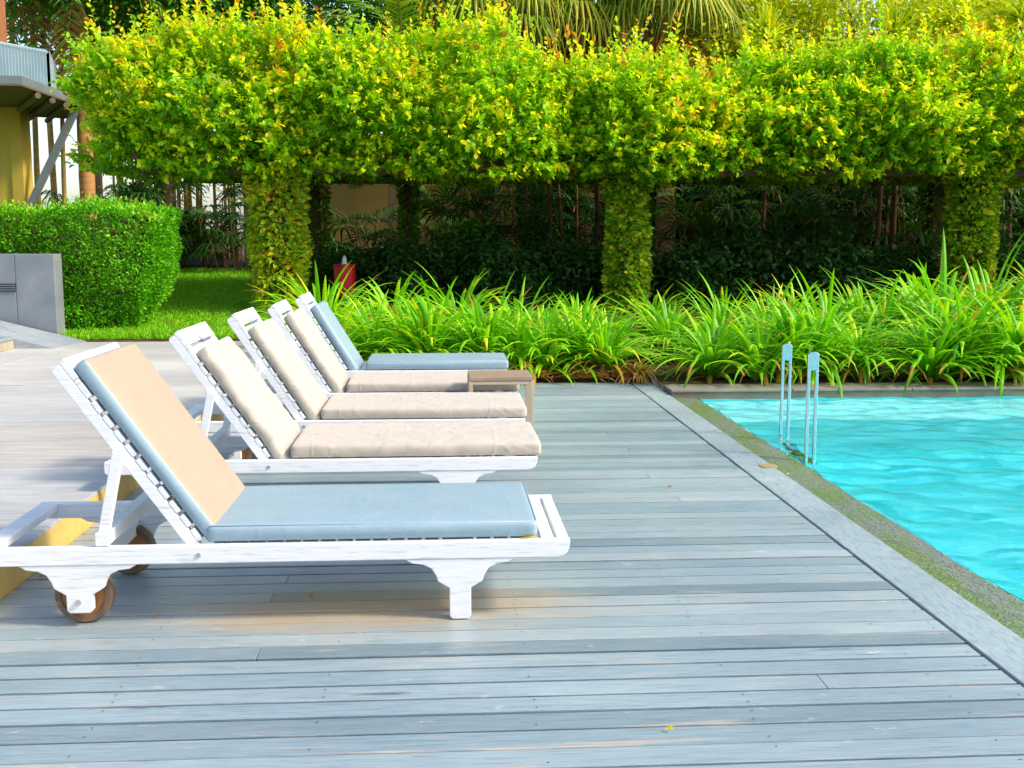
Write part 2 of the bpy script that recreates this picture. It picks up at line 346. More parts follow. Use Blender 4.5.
for a, b in zip(np.linspace(12.45, 19.2, 10)[:-1], np.linspace(12.45, 19.2, 10)[1:]):
    g.add([(-14, a, gz(a)+.006), (-1.7, a, gz(a)+.006), (-1.7, b, gz(b)+.006), (-14, b, gz(b)+.006)], [(0, 1, 2, 3)])
tag(g.build('lawn', M['lawn_soil']), 'gently rising green lawn beyond the patio', 'lawn', kind='structure')
# grass blades
n = 42000
gx = rng.uniform(-4.9, -1.75, n); gy = 12.45+(rng.random(n)**1.2)*6.7
P = np.stack([gx, gy, np.array([gz(y) for y in gy])], 1)
D = rng.normal(size=(n, 3))*.45; D[:, 2] = 1
tag(leaves('grass', P, D, rng.uniform(.04, .085, n), .012, np.clip(rng.normal(.5, .25, n), 0, 1), M['grass'], up_bias=0), 'short green lawn grass', 'grass', kind='stuff')

# deck: boards along x with real gaps
bw = .106; d = MB(); y = -2.6; i = 0
while y < Y_DECK-.05:
    gap = random.choice((.006, .008, .010, .011, .013, .017)); xj = random.choice((-1.2, -.6, .3, 1.1))+random.uniform(-.05, .05)
    whole = random.random() < .75
    y1 = min(y+bw, Y_DECK)
    t = random.uniform(-.0015, .0015)
    if whole: d.box(X_STEP, X_IN-.004, y+gap/2, y1-gap/2, -.03, t)
    else:
        d.box(X_STEP, xj-.0008, y+gap/2, y1-gap/2, -.03, t)
        d.box(xj+.0008, X_IN-.004, y+gap/2, y1-gap/2, -.03, t)
    y += bw
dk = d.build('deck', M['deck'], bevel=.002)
tag(dk, 'weathered blue-grey painted timber pool deck', 'deck', kind='structure')
d = MB(); yy = -2.6
for L_ in (2.4, 2.6, 2.5, 2.4, 2.5):
    y1 = min(yy+L_, Y_DECK); d.box(X_IN+.006, X_OUT, yy+.001, y1-.001, -.06, .004); yy = y1
bo = d.build('border_board', M['border'], bevel=.003); bo.parent = dk
d = MB(); d.box(X_STEP, X_OUT-.01, -2.6, Y_DECK-.005, -.3, -.034)
su = d.build('subframe', M['dark_plate']); su.parent = dk
d = MB(); yk = -2.6
while yk < Y_DECK-.12:
    for xk in (-1.5, -.92, -.34, .24, .82, 1.40, 1.60):
        for o_ in (.028, .078):
            if random.random() > .45: continue
            q = .003; xx_ = xk+random.uniform(-.008, .008); yy_ = yk+o_
            d.add([(xx_+q*math.cos(a*1.0472), yy_+q*math.sin(a*1.0472), .0022) for a in range(6)], [(0, 1, 2, 3, 4, 5)])
    yk += bw
sc = d.build('screw_heads', M['dark_plate'], recalc=False); sc.parent = dk; sc['kind'] = 'stuff'
# brass cover plate let into the border
p = at(768, 467, 5.3); cvp = MB(); cvp.prism([(-.045, -.03), (-.03, -.05), (.03, -.05), (.045, -.03), (.045, .03), (.03, .05), (-.03, .05), (-.045, .03)], .0045, .009, 'z')
d0 = fw+rt*((768-512)/F)-up*((467-384)/F); tt = -CAMH/d0.z
tag(cvp.build('cover_plate', M['brass'], loc=(d0.x*tt, d0.y*tt, 0)), 'small tarnished brass plate set into the deck border near the ladder', 'cover plate')

# mossy coping + pool
c = MB()
prof = [(X_OUT+.002, -.5), (X_OUT+.002, -.018), (1.93, -.020), (X_W-.02, -.028), (X_W, -.045), (X_W, -1.25), (X_W-.2, -1.25)]
nseg = 60; yl = np.linspace(-3, Y_PL0-.002, nseg)
rows = []
for yv in yl:
    rows.append([(px+(noise.noise((yv*2.2, 3.1, .5))*.012 if 2 < k < 6 else 0), yv, pz) for k, (px, pz) in enumerate(prof)])
vs = [v for r in rows for v in r]; k = len(prof)
c.add(vs, [(a*k+b, a*k+b+1, (a+1)*k+b+1, (a+1)*k+b) for a in range(nseg-1) for b in range(k-1)])
tag(c.build('pool_coping', M['coping']), 'mossy dark pebble coping between deck and water', 'coping', kind='structure')
b = MB()
b.add([(X_W+.003, -3, -1.2), (12.2, -3, -1.2), (12.2, Y_PL0+.02, -1.2), (X_W+.003, Y_PL0+.02, -1.2)], [(0, 1, 2, 3)])
b.add([(X_W+.014, -3, -1.2), (X_W+.014, -3, -.10), (X_W+.014, Y_PL0-.004, -.10), (X_W+.014, Y_PL0-.004, -1.2)], [(0, 1, 2, 3)])
b.add([(X_W, Y_PL0-.004, -1.2), (12.2, Y_PL0-.004, -1.2), (12.2, Y_PL0-.004, -.04), (X_W, Y_PL0-.004, -.04)], [(0, 1, 2, 3)])
b.add([(12.2, -3, -1.2), (12.2, -3, .0), (12.2, Y_PL0, .0), (12.2, Y_PL0, -1.2)], [(0, 1, 2, 3)])
b.add([(X_W, -3, -1.2), (X_W, -3, .0), (12.2, -3, .0), (12.2, -3, -1.2)], [(0, 1, 2, 3)])
# shallow underwater ledge along the far wall
b.box(X_W+.02, 12.1, Y_PL0-.95, Y_PL0-.006, -1.195, -.16, mi=1)
pb = b.build('pool_basin', [M['tile'], M['ledge']]); pb.cycles.is_caustics_receiver = True
tag(pb, 'turquoise tiled pool basin', 'pool', kind='structure')
w = MB(); nx, ny = 420, 560
wx = np.linspace(X_W-.012, 12.19, nx); wy = np.linspace(-2.99, Y_PL0-.006, ny)
def wave(x, y):
    return .012*noise.noise((x*1.3, y*2.2, 1.7))+.015*noise.noise((x*4.2+.8*y, y*5.6, 8.2))+.006*noise.noise((x*8.5, y*11-x, 3.3))
w.add([(x, yv, WZ+wave(x, yv)) for yv in wy for x in wx], [(j*nx+i, j*nx+i+1, (j+1)*nx+i+1, (j+1)*nx+i) for j in range(ny-1) for i in range(nx-1)])
wo = w.build('water', M['water'], smooth=True, recalc=False); wo.cycles.is_caustics_caster = True
tag(wo, 'rippled bright turquoise pool water', 'water', kind='structure')

# planter wall behind the pool
t = thing('planter_wall', 'low stone planter kerb along the far side of the pool', 'wall', (2, Y_PL0, 0))
d = MB(); d.box(X_OUT+.012-2, 11, 0, .34, -1.3, .023)
d.build('wall', M['planter'], t, bevel=.004)
d = MB(); xx = X_OUT+.012-2
while xx < 11: d.box(xx, min(xx+1.0, 11)-.006, -.012, .345, .0235, .045); xx += 1.0
d.build('cap', M['planter_cap'], t, bevel=.005)
# kerb of the bed along the deck end is the deck itself.

# raised patio with its step
d = MB(); yy = -3.0
while yy < 12.40:
    y1 = min(yy+1.42, 12.45)
    for a, b_ in ((-9, -6.2), (-6.2, -3.95), (-3.95, X_STEP-.001)):
        d.box(a+.003, b_-.003, yy+.004, y1-.004, .05, .13)
    yy += 1.42
pt = d.build('patio', M['patio'], bevel=.003); tag(pt, 'pale raised patio of large slabs left of the deck', 'patio', kind='structure')
d = MB(); d.box(X_STEP-.05, X_STEP-.003, -3, 12.4, -.1, .118); d.build('riser', M['riser'], pt)
d = MB(); d.box(-9, X_STEP-.06, -3, 12.4, -.1, .048); d.build('base', M['step_face'], pt)

# ------------------------------------------------------------------ ramp, step, garden wall
r_ = MB()
xr0 = -3.93; xl = -6.5; sl = .255
def rampx(y): return -4.02+(y-11.65)*.15
for a in range(5):
    xa = 0 + a*.55
    for (ya, yb) in ((11.62, 11.98), (11.985, 12.38)):
        x_a0, x_b0 = rampx(ya)-xa-.003*(a > 0), rampx(yb)-xa-.003*(a > 0)
        x_a1, x_b1 = rampx(ya)-xa-.55, rampx(yb)-xa-.55
        z0 = .131+xa*sl; z1 = .131+(xa+.55)*sl
        r_.add([(x_a0, ya, z0), (x_b0, yb, z0), (x_b1, yb, z1), (x_a1, ya, z1), (x_a0, ya, .1), (x_b0, yb, .1), (x_b1, yb, .1), (x_a1, ya, .1)],
               [(0, 1, 2, 3), (0, 3, 7, 4), (1, 5, 6, 2), (0, 4, 5, 1), (3, 2, 6, 7)])
tag(r_.build('ramp', M['paving']), 'grey paved ramp rising to the left along the garden wall', 'ramp', kind='structure')
s_ = MB(); s_.box(-6.5, -4.42, 11.15, 11.612, .131, .225, mi=0); s_.box(-6.5, -4.41, 11.14, 11.612, .2253, .262, mi=1)
tag(s_.build('step', [M['step_face'], M['paving']], bevel=.004), 'low stone step beside the ramp', 'step', kind='structure')
t = thing('garden_wall', 'grey polished stone wall end with a small dark vent before the clipped hedge', 'wall', (-4.27, 12.42, .1))
d = MB(); d.box(-2.5, -.402, 0, .26, 0, .99); d.box(-.398, .02, 0, .26, 0, .99); d.build('wall', M['granite'], t, bevel=.006)
vt = MB()
vt.box(-.78, -.40, -.012, -.0005, .58, .67)
vo_ = vt.build('vent', M['dark_plate'], t)
vs_ = MB()
for kz in (.60, .625, .65): vs_.box(-.77, -.41, -.02, -.0125, kz-.004, kz+.004)
vs_.build('louvre', M['roof_metal'], vo_)

# ------------------------------------------------------------------ loungers
def rbox(Lx, Wy, T, r=.02, crown=.012, wr=0., seed=0, face_mi=None, nx=72, ny=34, nz=6, scale=1):
    "a cushion: rounded box, crowned, with wrinkles; x 0..Lx, y 0..Wy, z 0..T"
    bm = bmesh.new(); lay = {}
    def vert(i, j, k):
        key = (i, j, k)
        if key in lay: return lay[key]
        p = Vector((Lx*i/nx, Wy*j/ny, T*k/nz))
        q = Vector((min(max(p.x, r), Lx-r), min(max(p.y, r), Wy-r), min(max(p.z, r), T-r)))
        dd = p-q
        if dd.length > 1e-9: p = q+dd.normalized()*r
        u = 2*p.x/Lx-1; v_ = 2*p.y/Wy-1
        cz = (1-u**4)*(1-v_**4)
        if k > nz/2: p.z += crown*cz*1.0
        p.y += (1 if v_ > 0 else -1)*.006*(1-u*u)*(1-abs(2*k/nz-1))*abs(v_)**6
        if wr:
            a = noise.noise((p.x*5+seed, p.y*3, p.z*4+seed)); b2 = noise.noise((p.x*14+p.y*10+seed, p.y*5-p.x*4, p.z*10))
            rid = (1-abs(noise.noise((p.x*7-p.y*5+seed*2, p.y*4+p.x*3, 2.2+p.z*3))))**6+.7*(1-abs(noise.noise((p.x*9+p.y*7+seed, p.y*6-p.x*4, 5.1))))**8
            p.z += wr*(.5*a+.35*b2-.5*rid)*(1 if k > 0 else .2)
            p.y += wr*(.5*b2)*(abs(v_)**4); p.x += wr*.5*a*(abs(u)**4)
        lay[key] = bm.verts.new(p); return lay[key]
    def face(c4, mi):
        f = bm.faces.new([vert(*c_) for c_ in c4]); f.smooth = True; f.material_index = mi
    for i in range(nx):
        for j in range(ny):
            face([(i, j, 0), (i, j+1, 0), (i+1, j+1, 0), (i+1, j, 0)], 0)
            face([(i, j, nz), (i+1, j, nz), (i+1, j+1, nz), (i, j+1, nz)], face_mi or 0)
    for i in range(nx):
        for k in range(nz):
            face([(i, 0, k), (i+1, 0, k), (i+1, 0, k+1), (i, 0, k+1)], 0)
            face([(i, ny, k), (i, ny, k+1), (i+1, ny, k+1), (i+1, ny, k)], 0)
    for j in range(ny):
        for k in range(nz):
            face([(0, j, k), (0, j, k+1), (0, j+1, k+1), (0, j+1, k)], 0)
            face([(nx, j, k), (nx, j+1, k), (nx, j+1, k+1), (nx, j, k+1)], 0)
    return bm
def bm_obj(name, bm, mats, parent, Mx=None):
    if Mx is not None: bm.transform(Mx)
    me = bpy.data.meshes.new(name); bm.to_mesh(me); bm.free()
    for m in mats: me.materials.append(m)
    o = bpy.data.objects.new(name, me); COL.objects.link(o); o.parent = parent; return o
W = .66; ZT = .267; ZB = .209
OG = [(-.185, .209), (-.160, .194), (-.123, .189), (-.096, .175), (-.082, .152), (-.075, .131), (-.037, .108)]
def plate(cx, hw, zbot):
    L_ = [(cx+x-(hw-.037 if x > -.08 else hw-.037), z) for x, z in OG]
    Rr = [(2*cx-x, z) for x, z in reversed(L_)]
    ch = .010
    return L_ + [(cx-hw, zbot+ch), (cx-hw+ch, zbot), (cx+hw-ch, zbot), (cx+hw, zbot+ch)] + Rr
def lounger(x, y, label, spec):
    t = thing('sun_lounger', label, 'sun lounger', (x, y, 0), spec.get('rz', 0), 'white wooden sun loungers in a row on the deck')
    wm = M['white_worn']
    xe = .975
    for y0 in (0, W-.035):
        d = MB()
        d.prism([(-xe, ZB+.012), (-xe+.012, ZB), (xe-.035, ZB), (xe-.012, ZB+.012), (xe-.004, ZB+.03), (xe, ZT), (-xe, ZT)], y0, y0+.035)
        sr = d.build('side_rail', wm, t, bevel=.003)
        yo = y0-.004 if y0 == 0 else y0+.039
        for bx in (-.245,):
            d = MB(); d.tube([(bx, yo, .238), (bx, y0+.01, .238)], .008, 10)
            d.build('bolt', M['bolt'], sr)
    for sgn in (0, 1):
        y0 = .003 if sgn == 0 else W-.032
        d = MB(); d.prism(plate(.607, .036, 0), y0, y0+.029); d.build('leg', wm, t, bevel=.003)
        d = MB(); d.prism(plate(-.635, .042, .047), y0, y0+.029); d.build('leg', wm, t, bevel=.003)
        # wheel inside the head leg
        yw0, yw1 = (.042, .088) if sgn == 0 else (W-.088, W-.042)
        d = MB(); nn = 36; ri = .073
        ring = [(math.cos(2*math.pi*q/nn), math.sin(2*math.pi*q/nn)) for q in range(nn)]
        prof = [(ri, yw0), (.090, yw0), (.095, yw0+.008), (.095, yw1-.008), (.090, yw1), (ri, yw1)]
        d.add([(-.635+a*rr, yy_, .095+b_*rr) for (a, b_) in ring for (rr, yy_) in prof],
              [(q*6+e, ((q+1) % nn)*6+e, ((q+1) % nn)*6+(e+1) % 6, q*6+(e+1) % 6) for q in range(nn) for e in range(6)])
        wh = bpy.data.objects.new('wheel', None)
        rim = MB(); rim.prism([(-.635+a*ri*.999, .095+b_*ri*.999) for a, b_ in ring], yw0+.006, yw1-.006)
        wheel = rim.build('wheel', M['wheel'], t)
        d.build('tyre', M['tyre'], wheel, smooth=False)
        d = MB(); ys_ = (-.007, yw1+.004) if sgn == 0 else (W+.007, yw0-.004)
        d.tube([(-.635, ys_[0], .087), (-.635, ys_[1], .087)], .009, 10); d.build('axle_bolt', M['bolt'], wheel)
    for xc in (-.66, .58):
        d = MB(); d.box(xc, xc+.057, .036, W-.036, .150, .205); d.build('crossbar', wm, t, bevel=.003)
    # slats between the rails, wide boards at both ends
    d = MB(); xs_ = -.205
    while xs_ < .83:
        d.box(xs_, xs_+.046, .0365, W-.0365, ZT-.022, ZT-.001); xs_ += .058
    d.build('seat_slats', wm, t, bevel=.003)
    for xa, xb in ((xe-.095, xe-.052), (xe-.040, xe-.002)):
        d = MB(); d.box(xa, xb, .037, W-.037, ZT-.03, ZT-.001); d.build('foot_board', wm, t, bevel=.003)
    d = MB(); d.box(-xe+.002, -xe+.07, .037, W-.037, ZT-.03, ZT-.001); d.build('head_board', wm, t, bevel=.003)
    # back rest in its own frame: s along the back, n outwards
    ang = R(spec['ang']); BL = spec.get('BL', .735)
    hx, hz = -.25, .262
    B = Matrix.Translation((hx, 0, hz)) @ Matrix.Rotation(0, 4, 'Y')
    ex = Vector((-math.cos(ang), 0, math.sin(ang))); ez = Vector((math.sin(ang), 0, math.cos(ang))); ey = ez.cross(ex)
    B = Matrix(((ex.x, 0, ez.x, hx), (0, 1, 0, 0), (ex.z, 0, ez.z, hz), (0, 0, 0, 1)))
    yi = .042
    for yb in (yi, W-yi-.03):
        d = MB(); d.prism([(-.03, -.038), (BL-.01, -.038), (BL, -.03), (BL, -.001), (BL-.012, .0), (-.03, .0)], yb, yb+.03, 'y', B)
        d.build('back_frame', wm, t, bevel=.003)
    d = MB(); q = .01
    while q < BL-.19:
        d.box(q, q+.046, yi-.001, W-yi+.001, .0005, .018, B); q += .058
    d.build('back_slats', wm, t, bevel=.003)
    # head boards with the keyhole grip between them
    q0 = q; mid = W/2
    d = MB(); ga = BL-.07; gb = ga-.016
    def arc(cz, sgn): return [(cz+sgn*.026*math.sin(math.pi*k/8), mid-.034+.068*k/8) for k in range(9)]
    d.prism([(ga, yi+.07), ] + arc(ga, 1) + [(ga, W-yi-.07), (ga-.0, W-yi), (BL+.006, W-yi), (BL+.006, yi), (ga, yi)], .0007, .022, 'z', B)
    d.prism([(gb, yi)] + arc(gb, -1) + [(gb, W-yi), (q0+.004, W-yi), (q0+.004, yi)], .0007, .020, 'z', B)
    for yq in (yi, W-yi-.045): d.box(gb+.0005, ga-.0005, yq+.0005, yq+.0445, .001, .0195, B)
    d.build('grip_board', wm, t, bevel=.002)
    # prop: two struts and a bar that rests on the rails
    sa = B @ Vector((.40, 0, -.02)); sb = Vector((-.56, 0, ZT+.012))
    for yb in (yi-.022, W-yi+.0):
        dd = (sb-sa).normalized(); nn_ = Vector((dd.z, 0, -dd.x))*.018
        d = MB(); pts = [(sa+nn_), (sb+nn_+dd*.015), (sb-nn_+dd*.015), (sa-nn_)]
        d.prism([(p_.x, p_.z) for p_ in pts], yb, yb+.022); d.build('prop_strut', wm, t, bevel=.003)
    d = MB(); d.box(-.578, -.535, .008, W-.008, ZT+.002, ZT+.046); d.build('prop_bar', wm, t, bevel=.003)
    # cushions
    s0, s1 = spec['seat']; m = spec['mats']; wr = spec.get('wr', 0.); sd = spec.get('seed', 0)
    T = spec.get('T', .072)
    se = bm_obj('seat_cushion', rbox(s1-s0, W-.05, T, .016, spec.get('crown', .006), wr*.5, sd), m, t, Matrix.Translation((s0, .025, ZT+.003)))
    b0, b1 = spec['back']
    Mb = B @ Matrix.Translation((b0, .04, .023))
    bk = bm_obj('back_cushion', rbox(b1-b0, W-.08, T, .018, spec.get('crown', .006), wr, sd+3, face_mi=spec.get('face')), m, t, Mb)
    # piping along the near and far upper edges
    for o_, L_, Wd, Mx in () if wr else ((se, s1-s0, W-.05, Matrix.Translation((s0, .025, ZT+.003))), ):
        d = MB()
        pp = [(.010, .010), (L_-.012, .010), (L_-.004, .03), (L_-.004, Wd-.03), (L_-.012, Wd-.010), (.010, Wd-.010)]
        d.tube([Mx @ Vector((a, b_, T-.004)) for a, b_ in pp], .0035, 6)
        d.build('piping', spec.get('pipe', m[0]), o_, smooth=True)
    return t
BL_ = dict(mats=[M['blue'], M['tan']])
lounger(-.556, 3.545, 'white lounger nearest the camera with a blue seat cushion and a blue backrest with warm sun glare painted tan on its face', dict(ang=55, BL=.735, seat=(-.225, .868), back=(-.02, .705), mats=[M['blue'], M['tan']], face=1, T=.056, crown=.008))
lounger(-.545, 4.94, 'white lounger second from the camera, with a creased beige backrest cushion', dict(ang=55, BL=.70, seat=(-.15, .994), back=(-.05, .585), mats=[M['beige']], wr=.013, seed=4, T=.062))
lounger(-.52, 6.02, 'white lounger in the middle of the row, beige cushions, foot end before the side table', dict(ang=57, BL=.69, seat=(-.155, .985), back=(-.05, .585), mats=[M['beige']], wr=.008, seed=9, T=.062, rz=R(-.3)))
lounger(-.485, 7.10, 'white beige-cushioned lounger directly behind the small side table', dict(ang=57.5, BL=.67, seat=(-.14, .985), back=(-.05, .575), mats=[M['beige']], wr=.007, seed=15, T=.062, rz=R(.3)))
lounger(-.485, 8.31, 'white lounger farthest from the camera, all-blue cushions, beside the plant bed', dict(ang=58.5, BL=.655, seat=(-.10, .985), back=(-.045, .545), mats=[M['blue']], T=.065))

# side table
t = thing('side_table', 'small brown-topped side table between the third and fourth lounger', 'table', (.36, 6.92, 0))
d = MB(); d.box(-.2, .195, -.185, .185, .387, .412); d.build('tabletop', M['table_top'], t, bevel=.003)
for sx in (-1, 1):
    for sy in (-1, 1):
        d = MB(); d.box(sx*.19-.013, sx*.19+.013, sy*.17-.013, sy*.17+.013, .001, .386); d.build('leg', M['table_leg'], t, bevel=.002)
d = MB()
for sy in (-1, 1): d.box(-.176, .176, sy*.17-.011, sy*.17+.011, .364, .385)
for sx in (-1, 1): d.box(sx*.19-.011, sx*.19+.011, -.156, .156, .364, .385)
d.build('apron', M['table_leg'], t, bevel=.002)

# pool ladder: two narrow hooped handrails of flat steel and the treads between them
t = thing('pool_ladder', 'stainless steel pool ladder of two narrow hoop rails at the pool edge', 'ladder', (2.163, 6.53, 0), R(-4.6))
for yy_ in (-.33, .33):
    d = MB()
    zt = .60 if yy_ > 0 else .615
    for xx_ in (-.023, .023): d.box(xx_-.009, xx_+.009, yy_-.012, yy_+.012, -1.0, zt-.02)
    hp = []
    for k in range(9):
        a = math.pi*k/8; hp.append((-.032*math.cos(a)*1., zt-.02+.018*math.sin(a)))
    d.prism([(-.032, zt-.11), *hp, (.032, zt-.11)], yy_-.0125, yy_+.0125)
    d.build('handrail', M['steel'], t, bevel=.003)
for zz in (-.12, -.40, -.68):
    d = MB(); d.box(-.03, .05, -.308, .308, zz-.012, zz+.012); d.build('tread', M['steel'], t, bevel=.004)

# ------------------------------------------------------------------ strap-leaved plants
def strap_clump(seed, n=46, L0=.85, spread=1., dry=.12):
    random.seed(seed); d = MB()
    for i in range(n):
        az = random.uniform(0, 2*math.pi); el = R(random.uniform(38, 86)) if random.random() < .7 else R(random.uniform(15, 45))
        L_ = L0*random.uniform(.65, 1.15); wv = random.uniform(.015, .026)
        tone = min(max(random.gauss(.46, .17), .02), .86)
        isdry = random.random() < dry
        if isdry: tone = random.uniform(.91, 1); el = R(random.uniform(5, 35)); L_ *= .7
        dirh = Vector((math.cos(az), math.sin(az), 0)); side = Vector((-math.sin(az), math.cos(az), 0))
        p = dirh*random.uniform(0, .06); p.z = random.uniform(.0, .14); pts = [p.copy()]; e = el
        bend = R(random.uniform(5, 15))*(1.6 if isdry else 1)*spread
        ns = 8
        for k in range(ns):
            p = p+(dirh*math.cos(e)+Vector((0, 0, 1))*math.sin(e))*(L_/ns); pts.append(p.copy()); e -= bend*(.5+.16*k)
        wid = [wv*(.75, 1, 1.05, 1.05, 1, .9, .72, .45, .05)[k] for k in range(ns+1)]
        d.ribbon(pts, wid, side, tone, fold=.35, tip=random.uniform(.88, .97) if random.random() < .14 else None)
    return d
protos = []
for k, (n_, L_, sp, dr) in enumerate(((120, .80, .9, .05), (132, .74, 1.05, .08), (112, .84, .85, .05), (140, .70, 1.2, .10), (124, .78, .95, .06), (90, .76, 1.0, .12), (104, .86, .8, .04))):
    d = strap_clump(100+k, n_, L_, sp, dr)
    protos.append(d.build('strap_plant', M['strap'], recalc=False, loc=(0, -50, 0)))
used = [False]*7
ORD = ['first', 'second', 'third', 'fourth', 'fifth', 'sixth', 'seventh', 'eighth', 'ninth', 'tenth', 'eleventh', 'twelfth', 'thirteenth', 'fourteenth', 'fifteenth', 'sixteenth', 'seventeenth']
random.seed(5)
def put_strap(x, y, z, s, label, group):
    k = random.randrange(7)
    if not used[k]: o = protos[k]; used[k] = True
    else: o = protos[k].copy(); COL.objects.link(o)
    o.location = (x, y, z); o.rotation_euler = (0, 0, random.uniform(0, 6.28)); o.scale = (s, s, s*random.uniform(.92, 1.05))
    tag(o, label, 'plant', group); return o
rowA = [(-.98+i*.315+random.uniform(-.09, .09), 9.86+random.uniform(-.1, .2)) for i in range(9)]
for i, (x, y) in enumerate(rowA):
    put_strap(x, y, .06, random.uniform(.80, .98), f'{ORD[i]} strap-leaved plant from the left along the far end of the deck', 'strap-leaved plants along the deck end')
rowB = [(2.38+i*.345+random.uniform(-.11, .11), 9.24+random.uniform(-.08, .25)) for i in range(17)]
for i, (x, y) in enumerate(rowB):
    put_strap(x, y, .05, random.uniform(.86, 1.05)*(1+.012*i), f'{ORD[i]} strap-leaved plant from the left spilling over the pool kerb', 'strap-leaved plants over the pool kerb')
rowC = [(-1.25+i*.55+random.uniform(-.18, .18), 10.6+random.uniform(-.3, .25)) for i in range(17)]
for i, (x, y) in enumerate(rowC):
    s = random.uniform(.95, 1.12)
    if .1 < x < 1.3: s *= .85
    if 1.4 < x < 3.6: s *= .86
    put_strap(x, y, .09, s*(1.22 if x > 4.6 else 1.12 if x < -.3 else 1)*random.uniform(.9, 1.08), f'{ORD[i]} strap-leaved plant from the left in the middle row of the bed', 'strap-leaved plants in the middle row of the bed')
rowD = [(-1.35+i*.74+random.uniform(-.15, .15), 11.75+random.uniform(-.2, .2)) for i in range(13)]
for i, (x, y) in enumerate(rowD):
    s = random.uniform(.92, 1.08)
    put_strap(x, y, .11, s*(1.2 if x > 4.6 else 1.15 if x < -.5 else 1)*(.88 if 1.2 < x < 3.6 else 1), f'{ORD[i]} strap-leaved plant from the left in the rear row before the arbor', 'strap-leaved plants in the rear row of the bed')
# withered plant at the deck corner
random.seed(3); d = MB()
for i in range(70):
    az = random.uniform(0, 6.28); e = R(random.uniform(10, 85)); L_ = random.uniform(.2, .42); wv = random.uniform(.008, .017)
    dirh = Vector((math.cos(az), math.sin(az), 0)); side = Vector((-math.sin(az), math.cos(az), 0)); p = Vector((0, 0, .02)); pts = [p.copy()]
    for k in range(6):
        p = p+(dirh*math.cos(e)+Vector((0, 0, 1))*math.sin(e))*(L_/6); pts.append(p.copy()); e -= R(random.uniform(4, 34))
    d.ribbon(pts, [wv*q for q in (.6, 1, 1, .9, .8, .5, .1)], side, random.random(), fold=.4)
o = d.build('withered_plant', M['dry'], recalc=False, loc=(1.72, 9.585, .005)); tag(o, 'small withered orange-brown plant at the far corner of the deck', 'plant')
d = MB()
for i in range(420):
    x = random.uniform(.75, 1.8); az = random.uniform(0, 6.28); p = Vector((x, 9.56+random.random()*.25, .03+random.uniform(0, .06)))
    L_ = random.uniform(.06, .2); dv = Vector((math.cos(az), math.sin(az), random.uniform(-.1, .3)))
    d.ribbon([p, p+dv*L_*.5+Vector((0, 0, .012)), p+dv*L_], [.003, .007, .001], Vector((-dv.y, dv.x, .3)), random.random(), fold=.3)
o = d.build('leaf_litter', M['dry'], recalc=False); tag(o, 'strip of dry orange leaf litter along the deck end', 'leaf litter', kind='stuff')

# fallen leaves, each its own
def fallen(x, y, z, s, rz, label, group, mat='dry', tone=.4):
    d = MB(); c_, s_ = math.cos(rz), math.sin(rz)
    def q(a, b_, h): return (a*c_-b_*s_, a*s_+b_*c_, h)
    d.add([q(-s, 0, .001), q(-.3*s, -.38*s, .006), q(.4*s, -.33*s, .01), q(s, 0, .004), q(.4*s, .33*s, .012), q(-.3*s, .38*s, .007), q(0, 0, .003)],
          [(0, 1, 6), (1, 2, 6), (2, 3, 6), (3, 4, 6), (4, 5, 6), (5, 0, 6)], 0, tone)
    o = d.build('fallen_leaf', M[mat], recalc=False, loc=(x, y, z)); tag(o, label, 'leaf', group); return o
def gp(px, py, z=0.):
    dd = fw+rt*((px-512)/F)-up*((py-384)/F); k = (z-CAMH)/dd.z; return dd.x*k, dd.y*k
for px, py, s, lab, mt, tn, z in ((311, 597, .020, 'small orange leaf on the deck under the nearest lounger', 'dry', .3, .002), (669, 731, .014, 'small yellow leaf alone on the open deck at the front', 'ivy', .85, .002),
        (669, 488, .016, 'dark brown leaf on the deck between the loungers and the ladder', 'dry', 1., .002), (789, 475, .024, 'yellow leaf on the mossy coping below the ladder', 'ivy', .9, -.014),
        (157, 617, .013, 'pale scrap of leaf on the deck by the front wheel', 'dry', .9, .002), (56, 590, .016, 'orange leaf on the deck at the foot of the step', 'dry', .4, .002), (42, 578, .018, 'curled orange leaf lying against the step riser', 'dry', .2, .002)):
    x, y = gp(px, py, z); fallen(x, y, z+.002, s, random.uniform(0, 6), lab, 'fallen leaves', mt, tn)
x, y = -.556+.835, 3.545+.03
fallen(x, y, ZT+.0, .03, .1, 'yellow-orange leaf tucked under the blue seat cushion of the nearest lounger', 'fallen leaves', 'ivy', .92)
x0, y0 = gp(505, 381, .01); fallen(.68, 9.48, .004, .10, .5, 'long yellow-green leaf lying at the far end of the deck', 'fallen leaves', 'ivy', .78)
random.seed(8)
for i in range(22):
    x = random.uniform(-3.3, -1.9); y = random.uniform(12.7, 17.5)
    fallen(x, y, gz(y)+.06, random.uniform(.05, .09), random.uniform(0, 6), 'dry brown leaf fallen on the green lawn', 'dry leaves on the lawn', 'dry', random.random())

